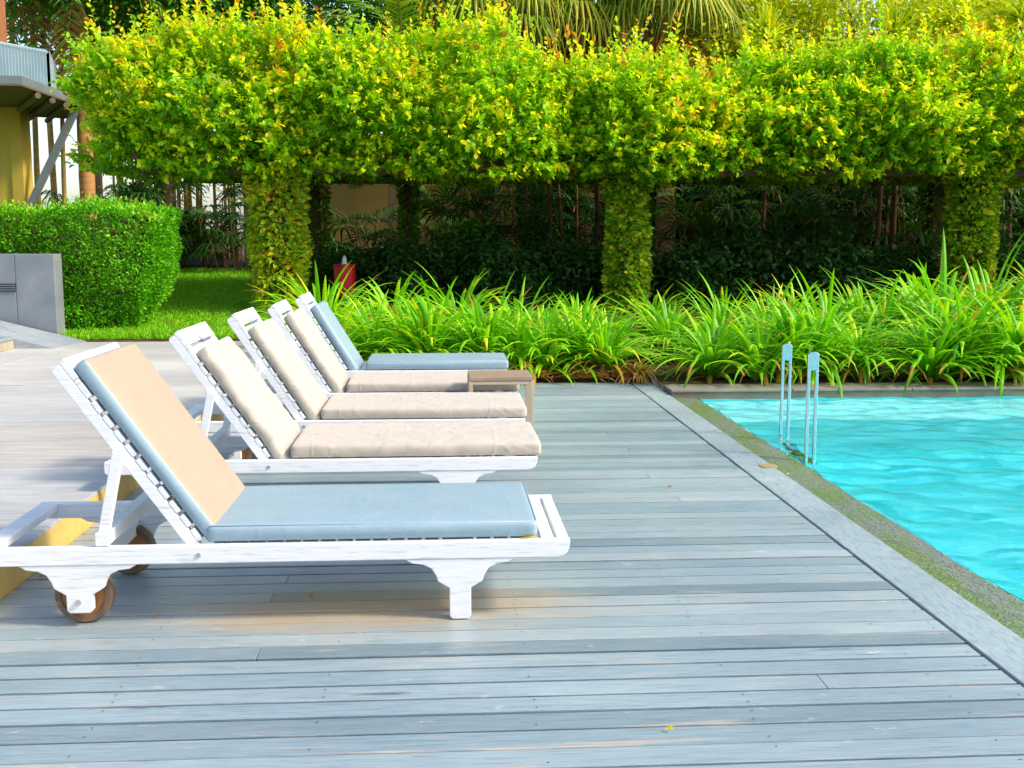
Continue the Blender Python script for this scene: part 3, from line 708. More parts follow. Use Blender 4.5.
# ------------------------------------------------------------------ clipped hedge
def nz3(a, s): return noise.noise((a[0]*s, a[1]*s, a[2]*s))
t = thing('clipped_hedge', 'dense clipped dark green box hedge behind the grey wall', 'hedge', (0, 0, 0))
hx1 = -3.22; hx0 = -8.0; hy0 = 12.86; hy1 = 13.8
n = 52000; pts = []; tn = []; dr = []
def hprof(z):  # widens upwards; undercut near the ground
    u = (z-gz(13.0))/1.42
    return min(1, .70+.42*max(u, 0)**.8)
for i in range(n):
    w_ = random.random(); u = random.random(); zt = 1.60
    zz = .16+random.random()*(zt-.16)
    inset = (1-hprof(zz))*1.3
    if w_ < .60:   # front
        x = hx0+(hx1-hx0)*u-inset*(u > .9)*((u-.9)/.1); y = hy0+inset*.25; nr = (0, -1, .15); p = [x, y, zz]
        cr = max(0, (x-(hx1-.55)))/.55; p[1] += .45*cr**2.4
    elif w_ < .8:  # right end
        v_ = random.random(); y = hy0+.3+(hy1-hy0-.3)*v_; x = hx1-inset*.9; nr = (1, -.1, .15); p = [x, y, zz]; p[0] -= .3*max(0, .25-v_)*2
    else:          # top
        x = hx0+(hx1-hx0)*u; y = hy0+(hy1-hy0)*random.random(); p = [x, y, zt]; nr = (0, -.2, 1)
        p[2] -= .10*max(0, (x-(hx1-.5))/.5)**2+.06*max(0, (hy0+.3-y)/.3)**2
        if random.random() < .2: p[2] += random.random()*.11
    k = .11*nz3(p, 1.6)+.05*nz3(p, 6)
    dep = -abs(random.gauss(0, .035))
    p = [p[j]+nr[j]*(k+dep) for j in range(3)]
    pts.append(p); dr.append([nr[0]+random.gauss(0, .7), nr[1]+random.gauss(0, .7), nr[2]+random.gauss(.2, .6)])
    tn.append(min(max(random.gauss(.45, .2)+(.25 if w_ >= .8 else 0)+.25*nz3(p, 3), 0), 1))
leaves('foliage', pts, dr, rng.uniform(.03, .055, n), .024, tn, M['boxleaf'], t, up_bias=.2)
d = MB(); d.box(hx0, hx1-.40, hy0+.22, hy1-.2, .1, 1.48); d.build('twig_mass', M['bark'], t)

# ------------------------------------------------------------------ arbor
t = thing('arbor', 'long green arbor, its flat roof and columns overgrown with creeping fig', 'arbor', (0, 0, 0))
AX0 = -4.25; AX1 = 9.2; AY0 = 13.7; AY1 = 17.2; ZBOT = 2.04
def ztop(x):
    px = 442+x/14*1100
    tab = ((40, 3.3), (110, 3.58), (260, 3.64), (420, 3.6), (520, 3.44), (600, 3.28), (680, 3.26), (760, 3.40), (860, 3.52), (1024, 3.55), (1300, 3.55))
    for (a, b_), (c_, e_) in zip(tab[:-1], tab[1:]):
        if px <= c_: return b_+(e_-b_)*min(max((px-a)/(c_-a), 0), 1)
    return 3.7
SP = []; SD = []; SL = []; SW = []; ST = []; tw = MB()
def shoot(p, dv, L_, nl, ls, t0, t1):
    dv = Vector(dv).normalized(); sd = dv.orthogonal().normalized(); sd = Matrix.Rotation(random.uniform(0, 6.28), 3, dv) @ sd
    for k in range(nl):
        f = (k+.6)/nl; q = Vector(p)+dv*L_*f
        s2 = sd if k % 2 else -sd
        s2 = Matrix.Rotation(random.uniform(-.7, .7), 3, dv) @ s2
        ld = (s2*.8+dv*(.55+.4*f)+Vector((0, 0, random.uniform(-.35, .15))))
        SP.append(q); SD.append(ld); SL.append(ls*random.uniform(.75, 1.2)*(1-.25*f)); SW.append(ls*.52)
        ST.append(min(max(t0+(t1-t0)*f**1.6+random.gauss(0, .08), 0), 1))
random.seed(21)
cnt = 0
while cnt < 10500:
    x = random.uniform(AX0, AX1); zt = ztop(x)+.16*noise.noise((x*.8, 4.4, 0))+.10*noise.noise((x*2.1, 7.4, 0)); H_ = zt-ZBOT
    r0 = random.random()
    if r0 < .66:     # front face, bulging
        u = random.random(); z = ZBOT+H_*u; bul = .42*math.sin(math.pi*min(max(u*.9+.12, 0), 1))
        y = AY0+.35-bul; nr = Vector((0, -1, .9*(u-.35)))
    elif r0 < .88:   # top
        z = zt; y = AY0+.2+random.random()**1.6*1.8; nr = Vector((0, -.35, 1)); u = 1
    elif r0 < .95:   # underside
        z = ZBOT-.02; y = AY0+.2+random.random()*2.4; nr = Vector((0, -.5, -.7)); u = 0
    else:            # left end
        u = random.random(); z = ZBOT+.15+(zt-.2-ZBOT)*u; x = AX0-.05; y = AY0+.3+random.random()*2; nr = Vector((-1, -.3, .3))
    e = max(0, (AX0+.8-x)/.8)
    if r0 < .88: z = ZBOT+.3*e+(z-ZBOT)*(1-.35*e*e); y += .5*e*e
    # lower lip dips and rises
    if u < .15: z += .10*noise.noise((x*1.7, 0, 3.3))+.05*noise.noise((x*5, 1, 3.3))
    dd = .34*noise.noise((x*.9, z*1.1, 5.))+.26*noise.noise((x*2.2, z*2.4, 9.))
    dep = random.random()**1.7*.45
    p = Vector((x, y, z))+nr.normalized()*(dd-dep)
    p.z = max(p.z, ZBOT-.02+.05*noise.noise((x*3, 2, 2)))
    ls = random.uniform(.055, .122)
    dv = nr.normalized()*1.0+Vector((random.gauss(0, .6), random.gauss(0, .45), random.gauss(.35, .5)))
    if u < .12: dv.z = abs(dv.z)*.5-.15
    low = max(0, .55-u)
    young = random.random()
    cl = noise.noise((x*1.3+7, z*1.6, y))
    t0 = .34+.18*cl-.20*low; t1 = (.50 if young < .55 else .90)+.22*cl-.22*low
    if random.random() < .06: t1 = random.uniform(.9, 1)
    L_ = random.uniform(.18, .36)
    if r0 >= .66 and r0 < .88 and random.random() < .26: dv = Vector((random.gauss(0, .25), random.gauss(-.1, .25), 1)); L_ = random.uniform(.3, .75); t1 += .1
    nl = int(random.uniform(7, 12)*(1 if L_ < .4 else 1.5))
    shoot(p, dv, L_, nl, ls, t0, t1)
    if cnt % 4 == 0:
        e_ = p+dv.normalized()*L_*.95
        tw.tube([p-dv.normalized()*.12, p, e_], [.006, .005, .002], 4, cap=False)
    cnt += 1
# inner, older leaves that close the mass
n2 = 26000
for i in range(n2):
    x = random.uniform(AX0+.25, AX1); zt = ztop(x)
    y = AY0+.45+random.random()**1.4*3.0; z = ZBOT+.05+random.random()*(zt-.25-ZBOT)
    if x < AX0+1: z = max(z, ZBOT+.35)
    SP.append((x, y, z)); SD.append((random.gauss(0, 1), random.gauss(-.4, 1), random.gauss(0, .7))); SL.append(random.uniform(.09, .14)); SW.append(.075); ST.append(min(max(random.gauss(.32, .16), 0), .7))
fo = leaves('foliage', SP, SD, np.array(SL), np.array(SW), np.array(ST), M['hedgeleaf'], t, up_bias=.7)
tw.build('twigs', M['brown_post'], fo, recalc=False)
d = MB()
for yb in (AY0+.55, AY0+2.9): d.box(AX0+.5, AX1, yb-.06, yb+.06, 2.06, 2.22)
x = AX0+.5
while x < AX1: d.box(x-.035, x+.035, AY0+.3, AY0+3.3, 2.223, 2.34); x += .55
x = AX0+.5
while x < AX1: d.box(x-.2, x+.2, AY0+.75, AY0+3.2, 2.5, 2.53); x += .42   # hidden boards added inside the roof to block light from above
d.build('beams_and_hidden_boards', M['pergola'], t)
def creeper_column(cx, cy, rad, zb, zt_, n, seed, tone0=.45, tm=.22, leaf=.075):
    random.seed(seed)
    d = MB(); d.box(cx-rad*.5, cx+rad*.5, cy-rad*.5, cy+rad*.5, zb, zt_); col = d.build('column', M['bark'], t)
    P_ = []; D_ = []; T_ = []
    for i in range(n):
        a = random.uniform(0, 6.28); z = random.uniform(zb, zt_)
        rr = rad*(1+.22*noise.noise((math.cos(a)*1.2+cx, math.sin(a)*1.2, z*2.2))+.12*noise.noise((a*3, cx, z*6)))-abs(random.gauss(0, .04))
        rr *= 1+.25*max(0, (z-(zt_-.35))/.35)
        P_.append((cx+math.cos(a)*rr, cy+math.sin(a)*rr, z)); D_.append((math.cos(a)+random.gauss(0, .6), math.sin(a)+random.gauss(0, .6), random.gauss(-.25, .5)))
        T_.append(min(max(random.gauss(tone0, tm)+.2*noise.noise((a*2, z*3, cx)), 0), 1))
    leaves('creeper', P_, D_, rng.uniform(leaf*.7, leaf*1.2, n), leaf*.6, T_, M['ivy'], col, up_bias=.3)
for cx, rad, tone, sd in ((-2.08, .325, .56, 1), (2.41, .24, .42, 2), (7.0, .285, .42, 3)):
    creeper_column(cx, AY0+.62, rad, gz(14.3)-.05, 2.15, 4200, sd, tone, .2, .095)
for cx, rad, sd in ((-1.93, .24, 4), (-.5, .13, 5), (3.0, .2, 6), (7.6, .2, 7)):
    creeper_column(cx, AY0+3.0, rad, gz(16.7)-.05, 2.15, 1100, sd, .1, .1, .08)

# ------------------------------------------------------------------ background planting helpers
def frond_pts(p, az, el, L_, bend, ns=9):
    pts = [Vector(p)]; dirh = Vector((math.cos(az), math.sin(az), 0)); e = el
    for k in range(ns):
        pts.append(pts[-1]+(dirh*math.cos(e)+Vector((0, 0, 1))*math.sin(e))*(L_/ns)); e -= bend*(.5+.14*k)
    return pts, dirh
def feather(d, st, p, az, el, L_, bend, nl=26, ll=.42, wl=.014, tone=.4):
    pts, dirh = frond_pts(p, az, el, L_, bend, 10)
    st.tube(pts, [.018*(1-.085*k) for k in range(11)], 5, cap=False, tone=tone)
    side = Vector((-math.sin(az), math.cos(az), 0))
    for i in range(nl):
        f = .16+.84*i/nl; k = min(int(f*10), 9); q = pts[k].lerp(pts[k+1], f*10-k); tg = (pts[k+1]-pts[k]).normalized()
        for s in (-1, 1):
            l2 = ll*(.55+.9*math.sin(math.pi*min(f*.9+.08, 1)))*.8*random.uniform(.8, 1.15)
            dv = (side*s*.85+tg*.6+Vector((0, 0, random.uniform(-.1, .2)))).normalized()
            a1 = q+dv*l2*.5; a2 = q+dv*l2+Vector((0, 0, -l2*random.uniform(.15, .4)))
            d.ribbon([q, a1, a2], [wl*.7, wl, .001], tg, min(max(tone+random.gauss(0, .12), 0.01), 1), fold=.2)
def fan(d, st, p, az, el, pet, rad, nseg=20, tone=.4, droop=.35, wl=.02, spanang=250):
    pts, dirh = frond_pts(p, az, el, pet, R(5), 5)
    st.tube(pts, [.012, .011, .01, .009, .008, .007], 5, cap=False, tone=tone)
    c = pts[-1]; tg = (pts[-1]-pts[-2]).normalized(); side = Vector((-math.sin(az), math.cos(az), 0)); nn = side.cross(tg)
    for i in range(nseg):
        a = R(-spanang/2+spanang*i/(nseg-1)); dv = (tg*math.cos(a)+side*math.sin(a)).normalized()
        l2 = rad*(.8+.2*math.cos(a*.6))*random.uniform(.9, 1.08)
        sdv = dv.cross(nn).normalized()
        b_ = c+dv*l2*.55; e_ = c+dv*l2*.85+Vector((0, 0, -droop*l2*.5)); e2 = e_+dv*l2*.1+Vector((0, 0, -droop*l2*.5))
        d.ribbon([c, b_, e_, e2], [.003, wl, wl*.6, .001], sdv, min(max(tone+random.gauss(0, .12), .01), 1), fold=.5)
def rhapis(name, x, y, label, group, h=1.3, n=26, seed=0, mat='darkpalm', rad=.42, tone=.45, spread=.55):
    random.seed(seed); z = gz(y); t = thing(name, label, 'shrub', (x, y, z), 0, group); d = MB(); st = MB()
    for i in range(n):
        a = random.uniform(0, 6.28); r = spread*math.sqrt(random.random())
        b_ = Vector((math.cos(a)*r, math.sin(a)*r*.7, random.uniform(.15, .95)*h))
        if i % 3 == 0: st.tube([(b_.x*.6, b_.y*.6, -.02), (b_.x*.8, b_.y*.8, b_.z*.5), b_], [.014, .012, .01], 5)
        fan(d, st, b_, a+random.gauss(0, .6), R(random.uniform(5, 70)), random.uniform(.15, .4), rad*random.uniform(.7, 1.1), 11, min(max(random.gauss(tone, .2), .02), .95), random.uniform(.2, .6), .022, 210)
    d.build('foliage', M[mat], t, recalc=False); st.build('stem', M['dark_cane'], t, recalc=False); return t
def rosette(name, x, y, z, label, group, n=70, L_=.75, seed=0, mat='darkpalm', tone=.4, stem=0., wv=.017):
    random.seed(seed); t = thing(name, label, 'shrub', (x, y, gz(y)-.02), 0, group); d = MB(); zz = z-gz(y)+.02
    for i in range(n):
        az = random.uniform(0, 6.28); el = R(random.uniform(-15, 85)); l2 = L_*random.uniform(.7, 1.1)
        pts, dirh = frond_pts((0, 0, zz+random.uniform(-.05, .05)), az, el, l2, R(random.uniform(3, 12)), 5)
        d.ribbon(pts, [wv*.8, wv, wv, wv*.8, wv*.5, .001], Vector((-math.sin(az), math.cos(az), 0)), min(max(random.gauss(tone, .18), .01), .95), fold=.35)
    d.build('foliage', M[mat], t, recalc=False)
    s = MB(); s.tube([(0, 0, 0), (.03, 0, zz*.5), (0, 0, zz+.02)], [.035, .03, .03], 7); s.build('stem', M['dark_cane'], t); return t
def palm(name, x, y, label, group, h, r, nf=14, L_=2.2, seed=0, kind='feather', tone=.35, mat='palmleaf', bark='palm_bark', lean=0., dead=2, ll=.45, nl=26):
    random.seed(seed); z = gz(y); t = thing(name, label, 'palm tree', (x, y, z-.05), 0, group)
    s = MB(); k = 14; pts = [(lean*(q/k)**2*h, 0, h*q/k) for q in range(k+1)]
    s.tube(pts, [r*(1.15-.3*q/k)*(1+(.05 if q % 2 else 0)) for q in range(k+1)], 10); s.build('trunk', M[bark], t, smooth=True)
    d = MB(); st = MB(); c = Vector(pts[-1])
    for i in range(nf):
        az = 2.4*i+random.uniform(-.3, .3); f = i/nf
        tn = tone+random.gauss(0, .1)
        if kind == 'feather':
            el = R(78-95*f+random.uniform(-8, 8)); 
            if i >= nf-dead: tn = .96; el = R(random.uniform(-70, -40))
            feather(d, st, c, az, el, L_*random.uniform(.85, 1.1), R(random.uniform(7, 11)), nl, ll, .017, min(max(tn, .02), 1))
        else:
            el = R(75-130*f+random.uniform(-8, 8))
            if i >= nf-dead: tn = random.uniform(.72, 1); el = R(random.uniform(-85, -60))
            fan(d, st, c+Vector((0, 0, random.uniform(-.45, .1))), az, el, L_*random.uniform(.3, .55), L_*.55, 24, min(max(tn, .02), 1), .9, .026, 230)
    d.build('frond', M[mat], t, recalc=False); st.build('petiole', M['cane'], t, recalc=False); return t
def tree(name, x, y, label, group, h0, h1, rx, ry, nleaf=9000, seed=0, mat='tree', tone=.45, ls=.13, tr=.16, z=None):
    random.seed(seed); zb = gz(y) if z is None else z
    t = thing(name, label, 'tree', (x, y, zb-.05), 0, group)
    s = MB(); hc = (h0+h1)/2
    s.tube([(0, 0, 0), (.06, .02, h0*.5), (0, .05, h0), (.05, 0, hc)], [tr*1.25, tr, tr*.8, tr*.45], 9)
    cl = []
    for i in range(34):
        a = random.uniform(0, 6.28); b_ = random.uniform(-1, 1); rr = random.uniform(.45, 1)**.5
        c = Vector((math.cos(a)*math.sqrt(1-b_*b_)*rx*rr, math.sin(a)*math.sqrt(1-b_*b_)*ry*rr, hc+b_*(h1-h0)/2*rr)); cl.append(c)
        if i < 16: s.tube([(0, .03, h0*.85+random.random()*(hc-h0)), c*.5+Vector((0, 0, hc*.5)), c], [tr*.4, tr*.22, .012], 5, cap=False)
    s.build('trunk', M['bark'], t, smooth=True)
    P_ = []; D_ = []; T_ = []
    for i in range(nleaf):
        c = random.choice(cl); sg = .30*min(rx, (h1-h0)/2)
        p = c+Vector((random.gauss(0, sg), random.gauss(0, sg), random.gauss(0, sg*.8)))
        P_.append(p); D_.append((random.gauss(0, 1), random.gauss(0, 1), random.gauss(-.2, .7))); T_.append(min(max(random.gauss(tone, .22), 0), 1))
    leaves('crown', P_, D_, rng.uniform(ls*.7, ls*1.25, nleaf), ls*.5, T_, M[mat], t, up_bias=.6); return t

# ------------------------------------------------------------------ background things
def X_(px, Y): return at(px, 240, Y).x
def Z_(py, Y): return at(512, py, Y).z
# boundary wall
Yb = 22.5
t = thing('boundary_wall', 'tan rendered garden wall in the shade behind the arbor', 'wall', (0, Yb, 0))
d = MB(); d.box(X_(245, Yb), 16, 0, .2, .3, 2.55); d.build('wall', M['tanwall'], t)
d = MB(); d.box(X_(245, Yb)-.03, 16, -.04, .24, 2.553, 2.62); d.build('cap', M['planter_cap'], t)
d = MB(); d.box(-16, X_(243, Yb), .02, .2, .3, 1.32); 
lw = thing('low_wall', 'low grey-brown garden wall between hedge and left arbor column', 'wall', (0, Yb-2.2, 0)); d.build('wall', M['granite'], lw)
# dark fan shrubs left
for i, (px, y, h, lab) in enumerate(((128, 19.6, 1.35, 'dark fan-leaved shrub rising just behind the clipped hedge'), (165, 19.3, 1.45, 'dark fan-leaved shrub right of the hedge end by the lawn'), (205, 19.6, 1.25, 'dark fan-leaved shrub in front of the low garden wall'), (238, 18.9, 1.4, 'dark fan-leaved shrub beside the left arbor column'), (98, 20, 1.15, 'dark fan-leaved shrub seen over the top of the hedge'))):
    rhapis('fan_shrub', X_(px, y), y, lab, 'dark fan-leaved shrubs at the lawn edge', h, 34, 40+i, tone=.5)
# shade plants under the arbor
lay = ((360, 18.6, 1.0, 'green'), (455, 18.2, 1.15, 'green'), (500, 17.6, 1.55, 'dark'), (545, 18.4, 1.7, 'dark'), (575, 17.7, 1.3, 'dark'), (690, 18.0, 1.5, 'dark'), (745, 18.4, 1.6, 'dark'), (800, 17.8, 1.4, 'dark'), (855, 18.3, 1.6, 'dark'), (915, 18.0, 1.5, 'dark'), (960, 18.4, 1.6, 'dark'), (1015, 18.0, 1.5, 'dark'), (1070, 18.3, 1.5, 'dark'))
labs = ('low shade plant beside the red bin under the arbor', 'shade plant right of the orange palm trunk under the arbor', 'tall dark palm shrub under the arbor left of the leaning canes', 'tallest dark palm shrub at the leaning canes under the arbor', 'dark palm shrub close left of the middle column', 'dark palm shrub close right of the middle column', 'dark palm shrub second right of the middle column', 'dark palm shrub third right of the middle column', 'dark palm shrub just left of the two brown trunks', 'dark palm shrub just right of the two brown trunks', 'dark palm shrub behind the right arbor column', 'dark palm shrub right of the right arbor column', 'dark palm shrub farthest right under the arbor')
for i, ((px, y, h, k), lab) in enumerate(zip(lay, labs)):
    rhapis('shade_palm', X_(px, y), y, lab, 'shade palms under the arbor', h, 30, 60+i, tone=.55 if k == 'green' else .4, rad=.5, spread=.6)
ros = ((705, 16.2, 1.25), (730, 15.8, .95), (775, 16.3, 1.15), (520, 15.9, .8), (845, 16.2, 1.1), (925, 16, 1.0))
rl = ('spiky rosette plant under the arbor just right of the middle column', 'low spiky rosette plant in the shade right of the middle column', 'spiky rosette plant in the dark centre of the right arbor bay', 'low spiky rosette plant in the shade of the middle arbor bay', 'spiky rosette plant left of the two brown trunks', 'spiky rosette plant left of the right arbor column')
for i, ((px, y, z), lab) in enumerate(zip(ros, rl)): rosette('spiky_shrub', X_(px, y), y, z, lab, 'spiky rosette plants in the shade', 60, .55, 90+i)
# bushy green things
tree('shade_bush', X_(470, 16.3), 16.3, 'rounded leafy green bush in the shade of the arbor', None, .1, 1.0, .55, .4, 2600, 31, 'tree', .35, .09, .03)
for i, (px, y, h1_, lab) in enumerate(((365, 15.9, .75, 'low dark ground shrub behind the red bin'), (430, 15.4, .8, 'low dark ground shrub left of the middle arbor bay'), (515, 15.0, .75, 'low dark ground shrub in the middle arbor bay'), (575, 15.3, .85, 'low dark ground shrub just left of the middle column'), (690, 15.0, .8, 'low dark ground shrub just right of the middle column'), (760, 15.3, .85, 'low dark ground shrub in the right arbor bay, left of its centre'), (830, 15.0, .85, 'low dark ground shrub in the right arbor bay at its centre'), (900, 15.3, .8, 'low dark ground shrub in front of the two brown trunks'), (1010, 15.2, .9, 'low dark ground shrub right of the right arbor column'))):
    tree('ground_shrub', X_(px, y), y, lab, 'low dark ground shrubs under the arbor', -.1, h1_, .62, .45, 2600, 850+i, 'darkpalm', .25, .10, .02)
for i, (px, y, rx, h1_, lab) in enumerate(((565, 20.2, 1.1, 3.0, 'dark shrub added to deepen the shade behind the leaning canes'), (655, 20.6, 1.0, 2.2, 'dark shrub added to deepen the shade behind the middle arbor column'), (750, 19.9, 1.15, 2.6, 'dark shrub added to deepen the shade in the right arbor bay, second from its left'), (840, 20.2, 1.15, 3.0, 'dark shrub added to deepen the shade left of the two brown trunks'), (925, 19.9, 1.1, 3.0, 'dark shrub added to deepen the shade right of the two brown trunks'), (1010, 20.2, 1.2, 3.0, 'dark shrub added to deepen the shade at the right edge under the arbor'), (1100, 20, 1.2, 3.0, 'dark shrub added to deepen the shade beyond the right column'))):
    tree('added_shade_shrub', X_(px, y), y, lab, 'dark shrubs added behind the arbor to deepen its shade', -.1, h1_, rx, .7, 7000, 800+i, 'darkpalm', .3, .15, .05)  # row added to close off the lit wall and darken the arbor
# leaning canes and trunks
cl = (('brown leaning cane behind the middle arbor bay', 548, 552, 17.3, .035), ('second slender cane leaning beside the first', 556, 566, 17.5, .028), ('slender dark cane right of the leaning pair', 576, 577, 17.6, .025), ('reddish brown trunk close to the middle column', 597, 598, 17.2, .05), ('left one of two brown trunks in the right arbor bay', 879, 876, 17.4, .05), ('right one of two brown trunks in the right arbor bay', 893, 892, 17.4, .055))
for lab, pa, pb, y, r in cl:
    t = thing('palm_cane', lab, 'trunk', (X_(pb, y), y, gz(y)-.03), 0, 'slender trunks under the arbor')
    d = MB(); dx = X_(pa, y)-X_(pb, y); d.tube([(0, 0, 0), (dx*.55, 0, 1.0), (dx, 0, 2.0)], [r, r*.9, r*.85], 8); d.build('trunk', M['dark_cane'] if 'reddish' not in lab and 'brown trunks' not in lab else M['dark_cane'], t, smooth=True)
    d = MB(); st = MB(); random.seed(int(pa))
    for q in range(6): feather(d, st, (dx, 0, 2.0), 1.05*q, R(random.uniform(20, 75)), random.uniform(.7, 1.1), R(9), 14, .26, .014, .3)
    d.build('frond', M['darkpalm'], t, recalc=False); st.build('petiole', M['dark_cane'], t, recalc=False)
t = palm('palm_tree', X_(398, 20.3), 20.3, 'palm with an orange-brown trunk standing before the tan wall', None, 5.0, .16, 12, 2.0, 77, tone=.3, mat='palmleaf')
# red bin
t = thing('litter_bin', 'red cylindrical bin with a pale knob on its lid beside the arbor column', 'bin', (X_(344, 15.2), 15.2, gz(15.2)))
zb = Z_(287, 15.2)-gz(15.2); zt = Z_(264, 15.2)-gz(15.2)
d = MB(); ring = [(math.cos(2*math.pi*q/24), math.sin(2*math.pi*q/24)) for q in range(24)]
d.tube([(0, 0, zb-.12), (0, 0, zb), (0, 0, zt-.03), (0, 0, zt-.012), (0, 0, zt)], [.135, .145, .15, .158, .15], 24); d.build('body', M['red'], t, smooth=False, bevel=.003)
d = MB(); d.tube([(0, 0, 0), (0, 0, zb-.121)], [.05, .05], 12); d.build('post', M['dark_plate'], t)
d = MB(); d.tube([(-.0, 0, zt+.0005), (0, 0, zt+.03), (0, 0, zt+.07), (0, 0, zt+.12)], [.05, .035, .03, .012], 12); d.build('knob', M['pale'], t, smooth=True)

# building at the far left
t = thing('house', 'ochre house corner with a grey canopy and a balcony at the upper left', 'house', (0, 0, 0))
SZ = 3.25
def gpz(px, py, z): 
    x, y = gp(px, py, z); return (x, y)
A_ = gpz(-60, 84, SZ); B_ = gpz(22, 86, SZ); C_ = gpz(79, 106, SZ); D_ = gpz(72, 119, SZ); E_ = gpz(-60, 112, SZ)
# pillar / wall
Yp = 17.6
x1 = X_(27, Yp); x0 = X_(-160, Yp)
d = MB(); d.box(x0, x1, Yp, Yp+.4, .3, SZ-.005); d.build('wall', M['ochre'], t)
d = MB(); d.box(X_(17, Yp)-.008, x1+.012, Yp-.03, Yp-.002, .3, SZ-.2); d.build('pilaster', M['ochre'], t)
d = MB(); d.prism([A_, B_, C_, D_, E_], SZ, SZ+.022, 'z', mi=0); d.build('canopy_soffit', M['roof_under'], t)
d = MB(); d.prism([A_, B_, C_, D_, E_], SZ+.024, SZ+.13, 'z'); ca = d.build('canopy', M['roof_metal'], t)
# joists under the canopy
d = MB()
for f in (.25, .5, .75):
    p0 = Vector((*B_, SZ-.05)).lerp(Vector((*C_, SZ-.05)), f); p1 = Vector((*E_, SZ-.05)).lerp(Vector((*D_, SZ-.05)), .35+f*.6)
    d.tube([p0, p1], .045, 6)
d.build('joist', M['roof_under'], t)
p0 = Vector((C_[0]-.08, C_[1]+.15, SZ)); p1 = at(30, 206, Yp-.05)
d = MB(); d.tube([p0, p1], .065, 4); d.build('strut', M['roof_metal'], t)
# balcony
P0 = gpz(-60, 78, SZ+.15); P1 = gpz(32, 84, SZ+.15)
bz = SZ+.135; pa = Vector((P0[0], P0[1]+.4, bz)); pb = Vector((P1[0], P1[1]+.7, bz)); pc = pb+Vector((-.6, 2.2, 0))
rail = MB(); rail.tube([pa+Vector((0, 0, .66)), pb+Vector((0, 0, .56)), pc+Vector((0, 0, .56))], .025, 6); rail.tube([pa+Vector((0, 0, .05)), pb+Vector((0, 0, .05)), pc+Vector((0, 0, .05))], .02, 6)
ba = rail.build('balcony_rail', M['rail_blue'], t)
d = MB()
for a_, b_, n_ in ((pa, pb, 30), (pb, pc, 16)):
    for q in range(n_+1):
        p = a_.lerp(b_, q/n_); d.box(p.x-.018, p.x+.018, p.y-.012, p.y+.012, bz, bz+.60)
d.build('balusters', M['rail_blue'], ba)
d = MB(); px_ = X_(-8, 16.6); d.box(px_-.45, X_(11, 16.6), 16.6, 16.9, bz, 6.5); d.build('post', M['brown_post'], t)

# palms and trees at the left
palm('palm_tree', X_(90, 18.6), 18.6, 'palm with the thickest brown trunk, left of the arbor', None, 4.6, .115, 16, 2.0, 5, tone=.3)
for i, (px, y, h, r, ln, lab) in enumerate(((40, 19.6, 4.8, .045, .02, 'slender palm nearest the balcony with drooping orange frond'), (57, 20.4, 5.4, .05, -.015, 'slender palm with pale ringed trunk right of the balcony'), (66, 19.2, 4.6, .035, .03, 'thin leaning palm between balcony and thick trunk'), (22, 21.5, 5.6, .05, .01, 'slender palm behind the balcony rail'))):
    palm('slender_palm', X_(px, y), y, lab, 'slender palms at the left', h, r, 11, 1.5, 15+i, tone=.4, lean=ln, bark='cane', dead=1, ll=.36, nl=22)
tree('broadleaf_tree', X_(165, 19.8), 19.8, 'dark green broadleaf tree above the left end of the arbor', None, 3.3, 7.2, 1.9, 1.5, 15000, 201, tone=.45)
tree('broadleaf_tree', X_(300, 21), 21, 'dark broadleaf tree above the arbor left of the feather palm', None, 2.9, 7.0, 2.6, 1.8, 20000, 202, tone=.38)
tree('broadleaf_tree', X_(560, 23), 23, 'dark broadleaf tree standing behind the fan palms', None, 2.8, 8.0, 3.2, 1.6, 12000, 205, tone=.25)
tree('broadleaf_tree', X_(95, 25), 25, 'tall pale green tree far behind the slender palms', None, 4.5, 9.5, 2.4, 2, 6000, 203, tone=.7, ls=.16)
palm('feather_palm', X_(405, 18.8), 18.8, 'feather palm with bright green fronds above the arbor', None, 3.55, .12, 12, 1.8, 9, tone=.4, dead=0, ll=.5)
for i, (px, y, h, lab) in enumerate(((505, 19.2, 4.35, 'left of the fan palms over the arbor, with brown hanging fronds'), (585, 19.6, 4.7, 'middle fan palm over the arbor, with long yellow-green fronds'), (665, 19.0, 4.5, 'right fan palm over the arbor, with orange dead fronds'), (455, 20.4, 4.9, 'fan palm set back between feather palm and dead fronds'))):
    palm('fan_palm', X_(px, y), y, lab, 'fan palms behind the arbor', h, .16, 46, 1.5, 301+i, kind='fan', tone=.42, dead=22, mat='fanleaf')
tree('yellow_bush', X_(860, 19.2), 19.2, 'large yellow-green bush rising behind the arbor at right', None, 2.6, 5.3, 3.0, 1.3, 26000, 401, 'yellowbush', .5, .10, .12)
tree('yellow_bush', X_(1010, 20.2), 20.2, 'second yellow-green bush at the right edge behind the arbor', None, 2.6, 5.4, 2.0, 1.3, 15000, 402, 'yellowbush', .5, .10, .12)
tree('yellow_bush', X_(745, 19.8), 19.8, 'yellow-green bush next to the right fan palm', None, 2.6, 5.2, 1.6, 1.1, 12000, 403, 'yellowbush', .55, .10, .12)
for i, (px, py, y, lab) in enumerate(((762, 34, 17.6, 'spiky dracaena head above the arbor next to the fan palm'), (885, 30, 17.8, 'spiky dracaena head above the arbor in the yellow bush'), (945, 18, 17.9, 'larger spiky dracaena at upper right above the arbor'), (1008, 12, 17.8, 'spiky dracaena head at the right picture edge'))):
    rosette('dracaena', X_(px, y), y, Z_(py, y), lab, 'dracaenas above the arbor', 90, .62, 501+i, 'yellowbush', .4, wv=.02)
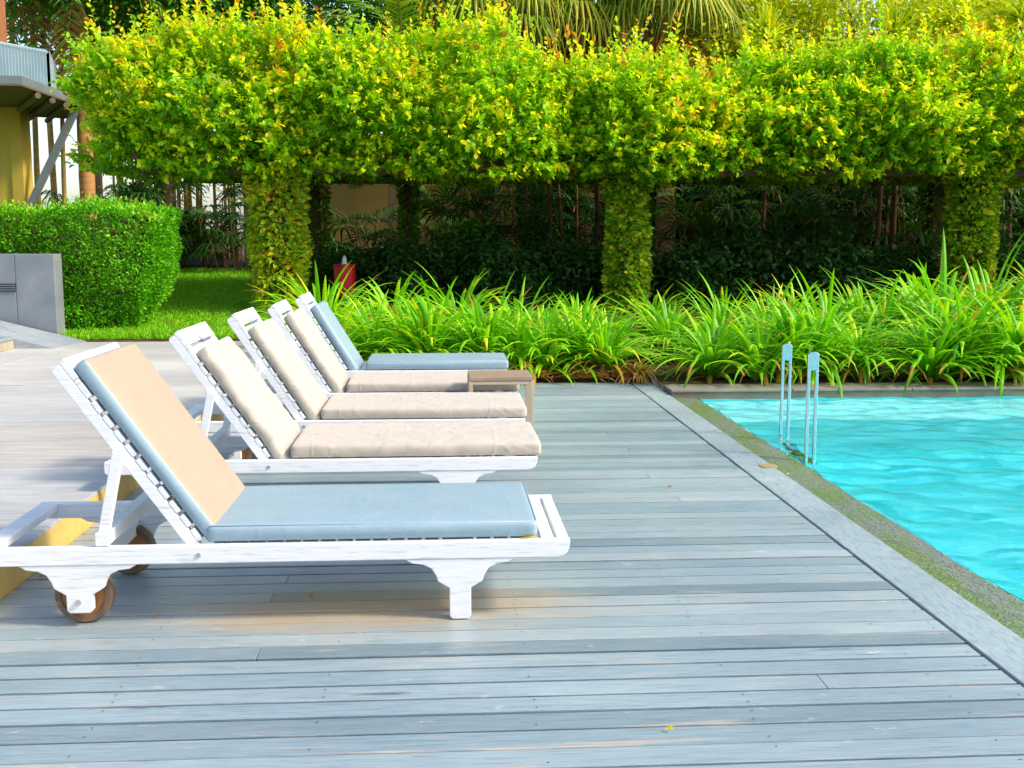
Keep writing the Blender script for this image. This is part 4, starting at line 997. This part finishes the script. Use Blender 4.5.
# bamboo
for i, (x0, x1, y, n_, lab) in enumerate(((118, 170, 23.6, 16, 'yellow bamboo clump left of the arbor behind the shrubs'), (175, 250, 24.2, 22, 'wide yellow bamboo clump behind the left arbor column'), (425, 500, 20.8, 16, 'dense tan cane clump under the arbor right of the orange trunk'))):
    random.seed(700+i); xm = X_((x0+x1)/2, y); t = thing('bamboo_clump', lab, 'bamboo', (xm, y, gz(y)-.03), 0, 'bamboo clumps'); d = MB(); P_ = []; D_ = []
    for q in range(n_):
        bx = X_(random.uniform(x0, x1), y)-xm; by = random.uniform(-.3, .3); hh = random.uniform(3.4, 5) if i < 2 else random.uniform(1.6, 2.2); lx = random.gauss(0, .12)
        d.tube([(bx, by, 0), (bx+lx*.3, by, hh*.5), (bx+lx, by, hh)], [.032, .028, .012], 6)
        for k in range(45): f = random.uniform(.35, 1); P_.append((bx+lx*f+random.gauss(0, .16), by+random.gauss(0, .16), hh*f)); D_.append((random.gauss(0, 1), random.gauss(0, 1), random.gauss(-.5, .5)))
    d.build('culms', M['cane'], t, smooth=True)
    leaves('foliage', P_, D_, rng.uniform(.12, .22, len(P_)), .025, np.clip(rng.normal(.6, .2, len(P_)), 0, 1), M['yellowbush'], t, up_bias=.3)

# ------------------------------------------------------------------ light
EL = R(42); AZ = R(107)      # azimuth from +Y towards +X
sv = Vector((math.sin(AZ)*math.cos(EL), math.cos(AZ)*math.cos(EL), math.sin(EL)))
sl_ = bpy.data.lights.new('sun', 'SUN'); sl_.energy = 2.3; sl_.color = (1, .86, .66); sl_.angle = R(8); sl_.cycles.is_caustics_light = True
so = bpy.data.objects.new('sun', sl_); COL.objects.link(so); so.rotation_euler = sv.to_track_quat('Z', 'Y').to_euler(); so.location = (20, 0, 30)
wd = bpy.data.worlds.new('World'); scene.world = wd; wd.use_nodes = True
nt = wd.node_tree; bg = nt.nodes['Background']; sk = nt.nodes.new('ShaderNodeTexSky'); sk.sky_type = 'NISHITA'
sk.sun_disc = False; sk.sun_elevation = EL; sk.sun_rotation = AZ; sk.dust_density = 2.2
nt.links.new(sk.outputs[0], bg.inputs[0]); bg.inputs[1].default_value = .15
vs_ = scene.view_settings; vs_.view_transform = 'Standard'; vs_.look = 'None'; vs_.gamma = 1; vs_.use_curve_mapping = False
vs_.exposure = 1.1
scene.render.resolution_x = 1024; scene.render.resolution_y = 768
scene.cycles.max_bounces = 8; scene.cycles.transparent_max_bounces = 8
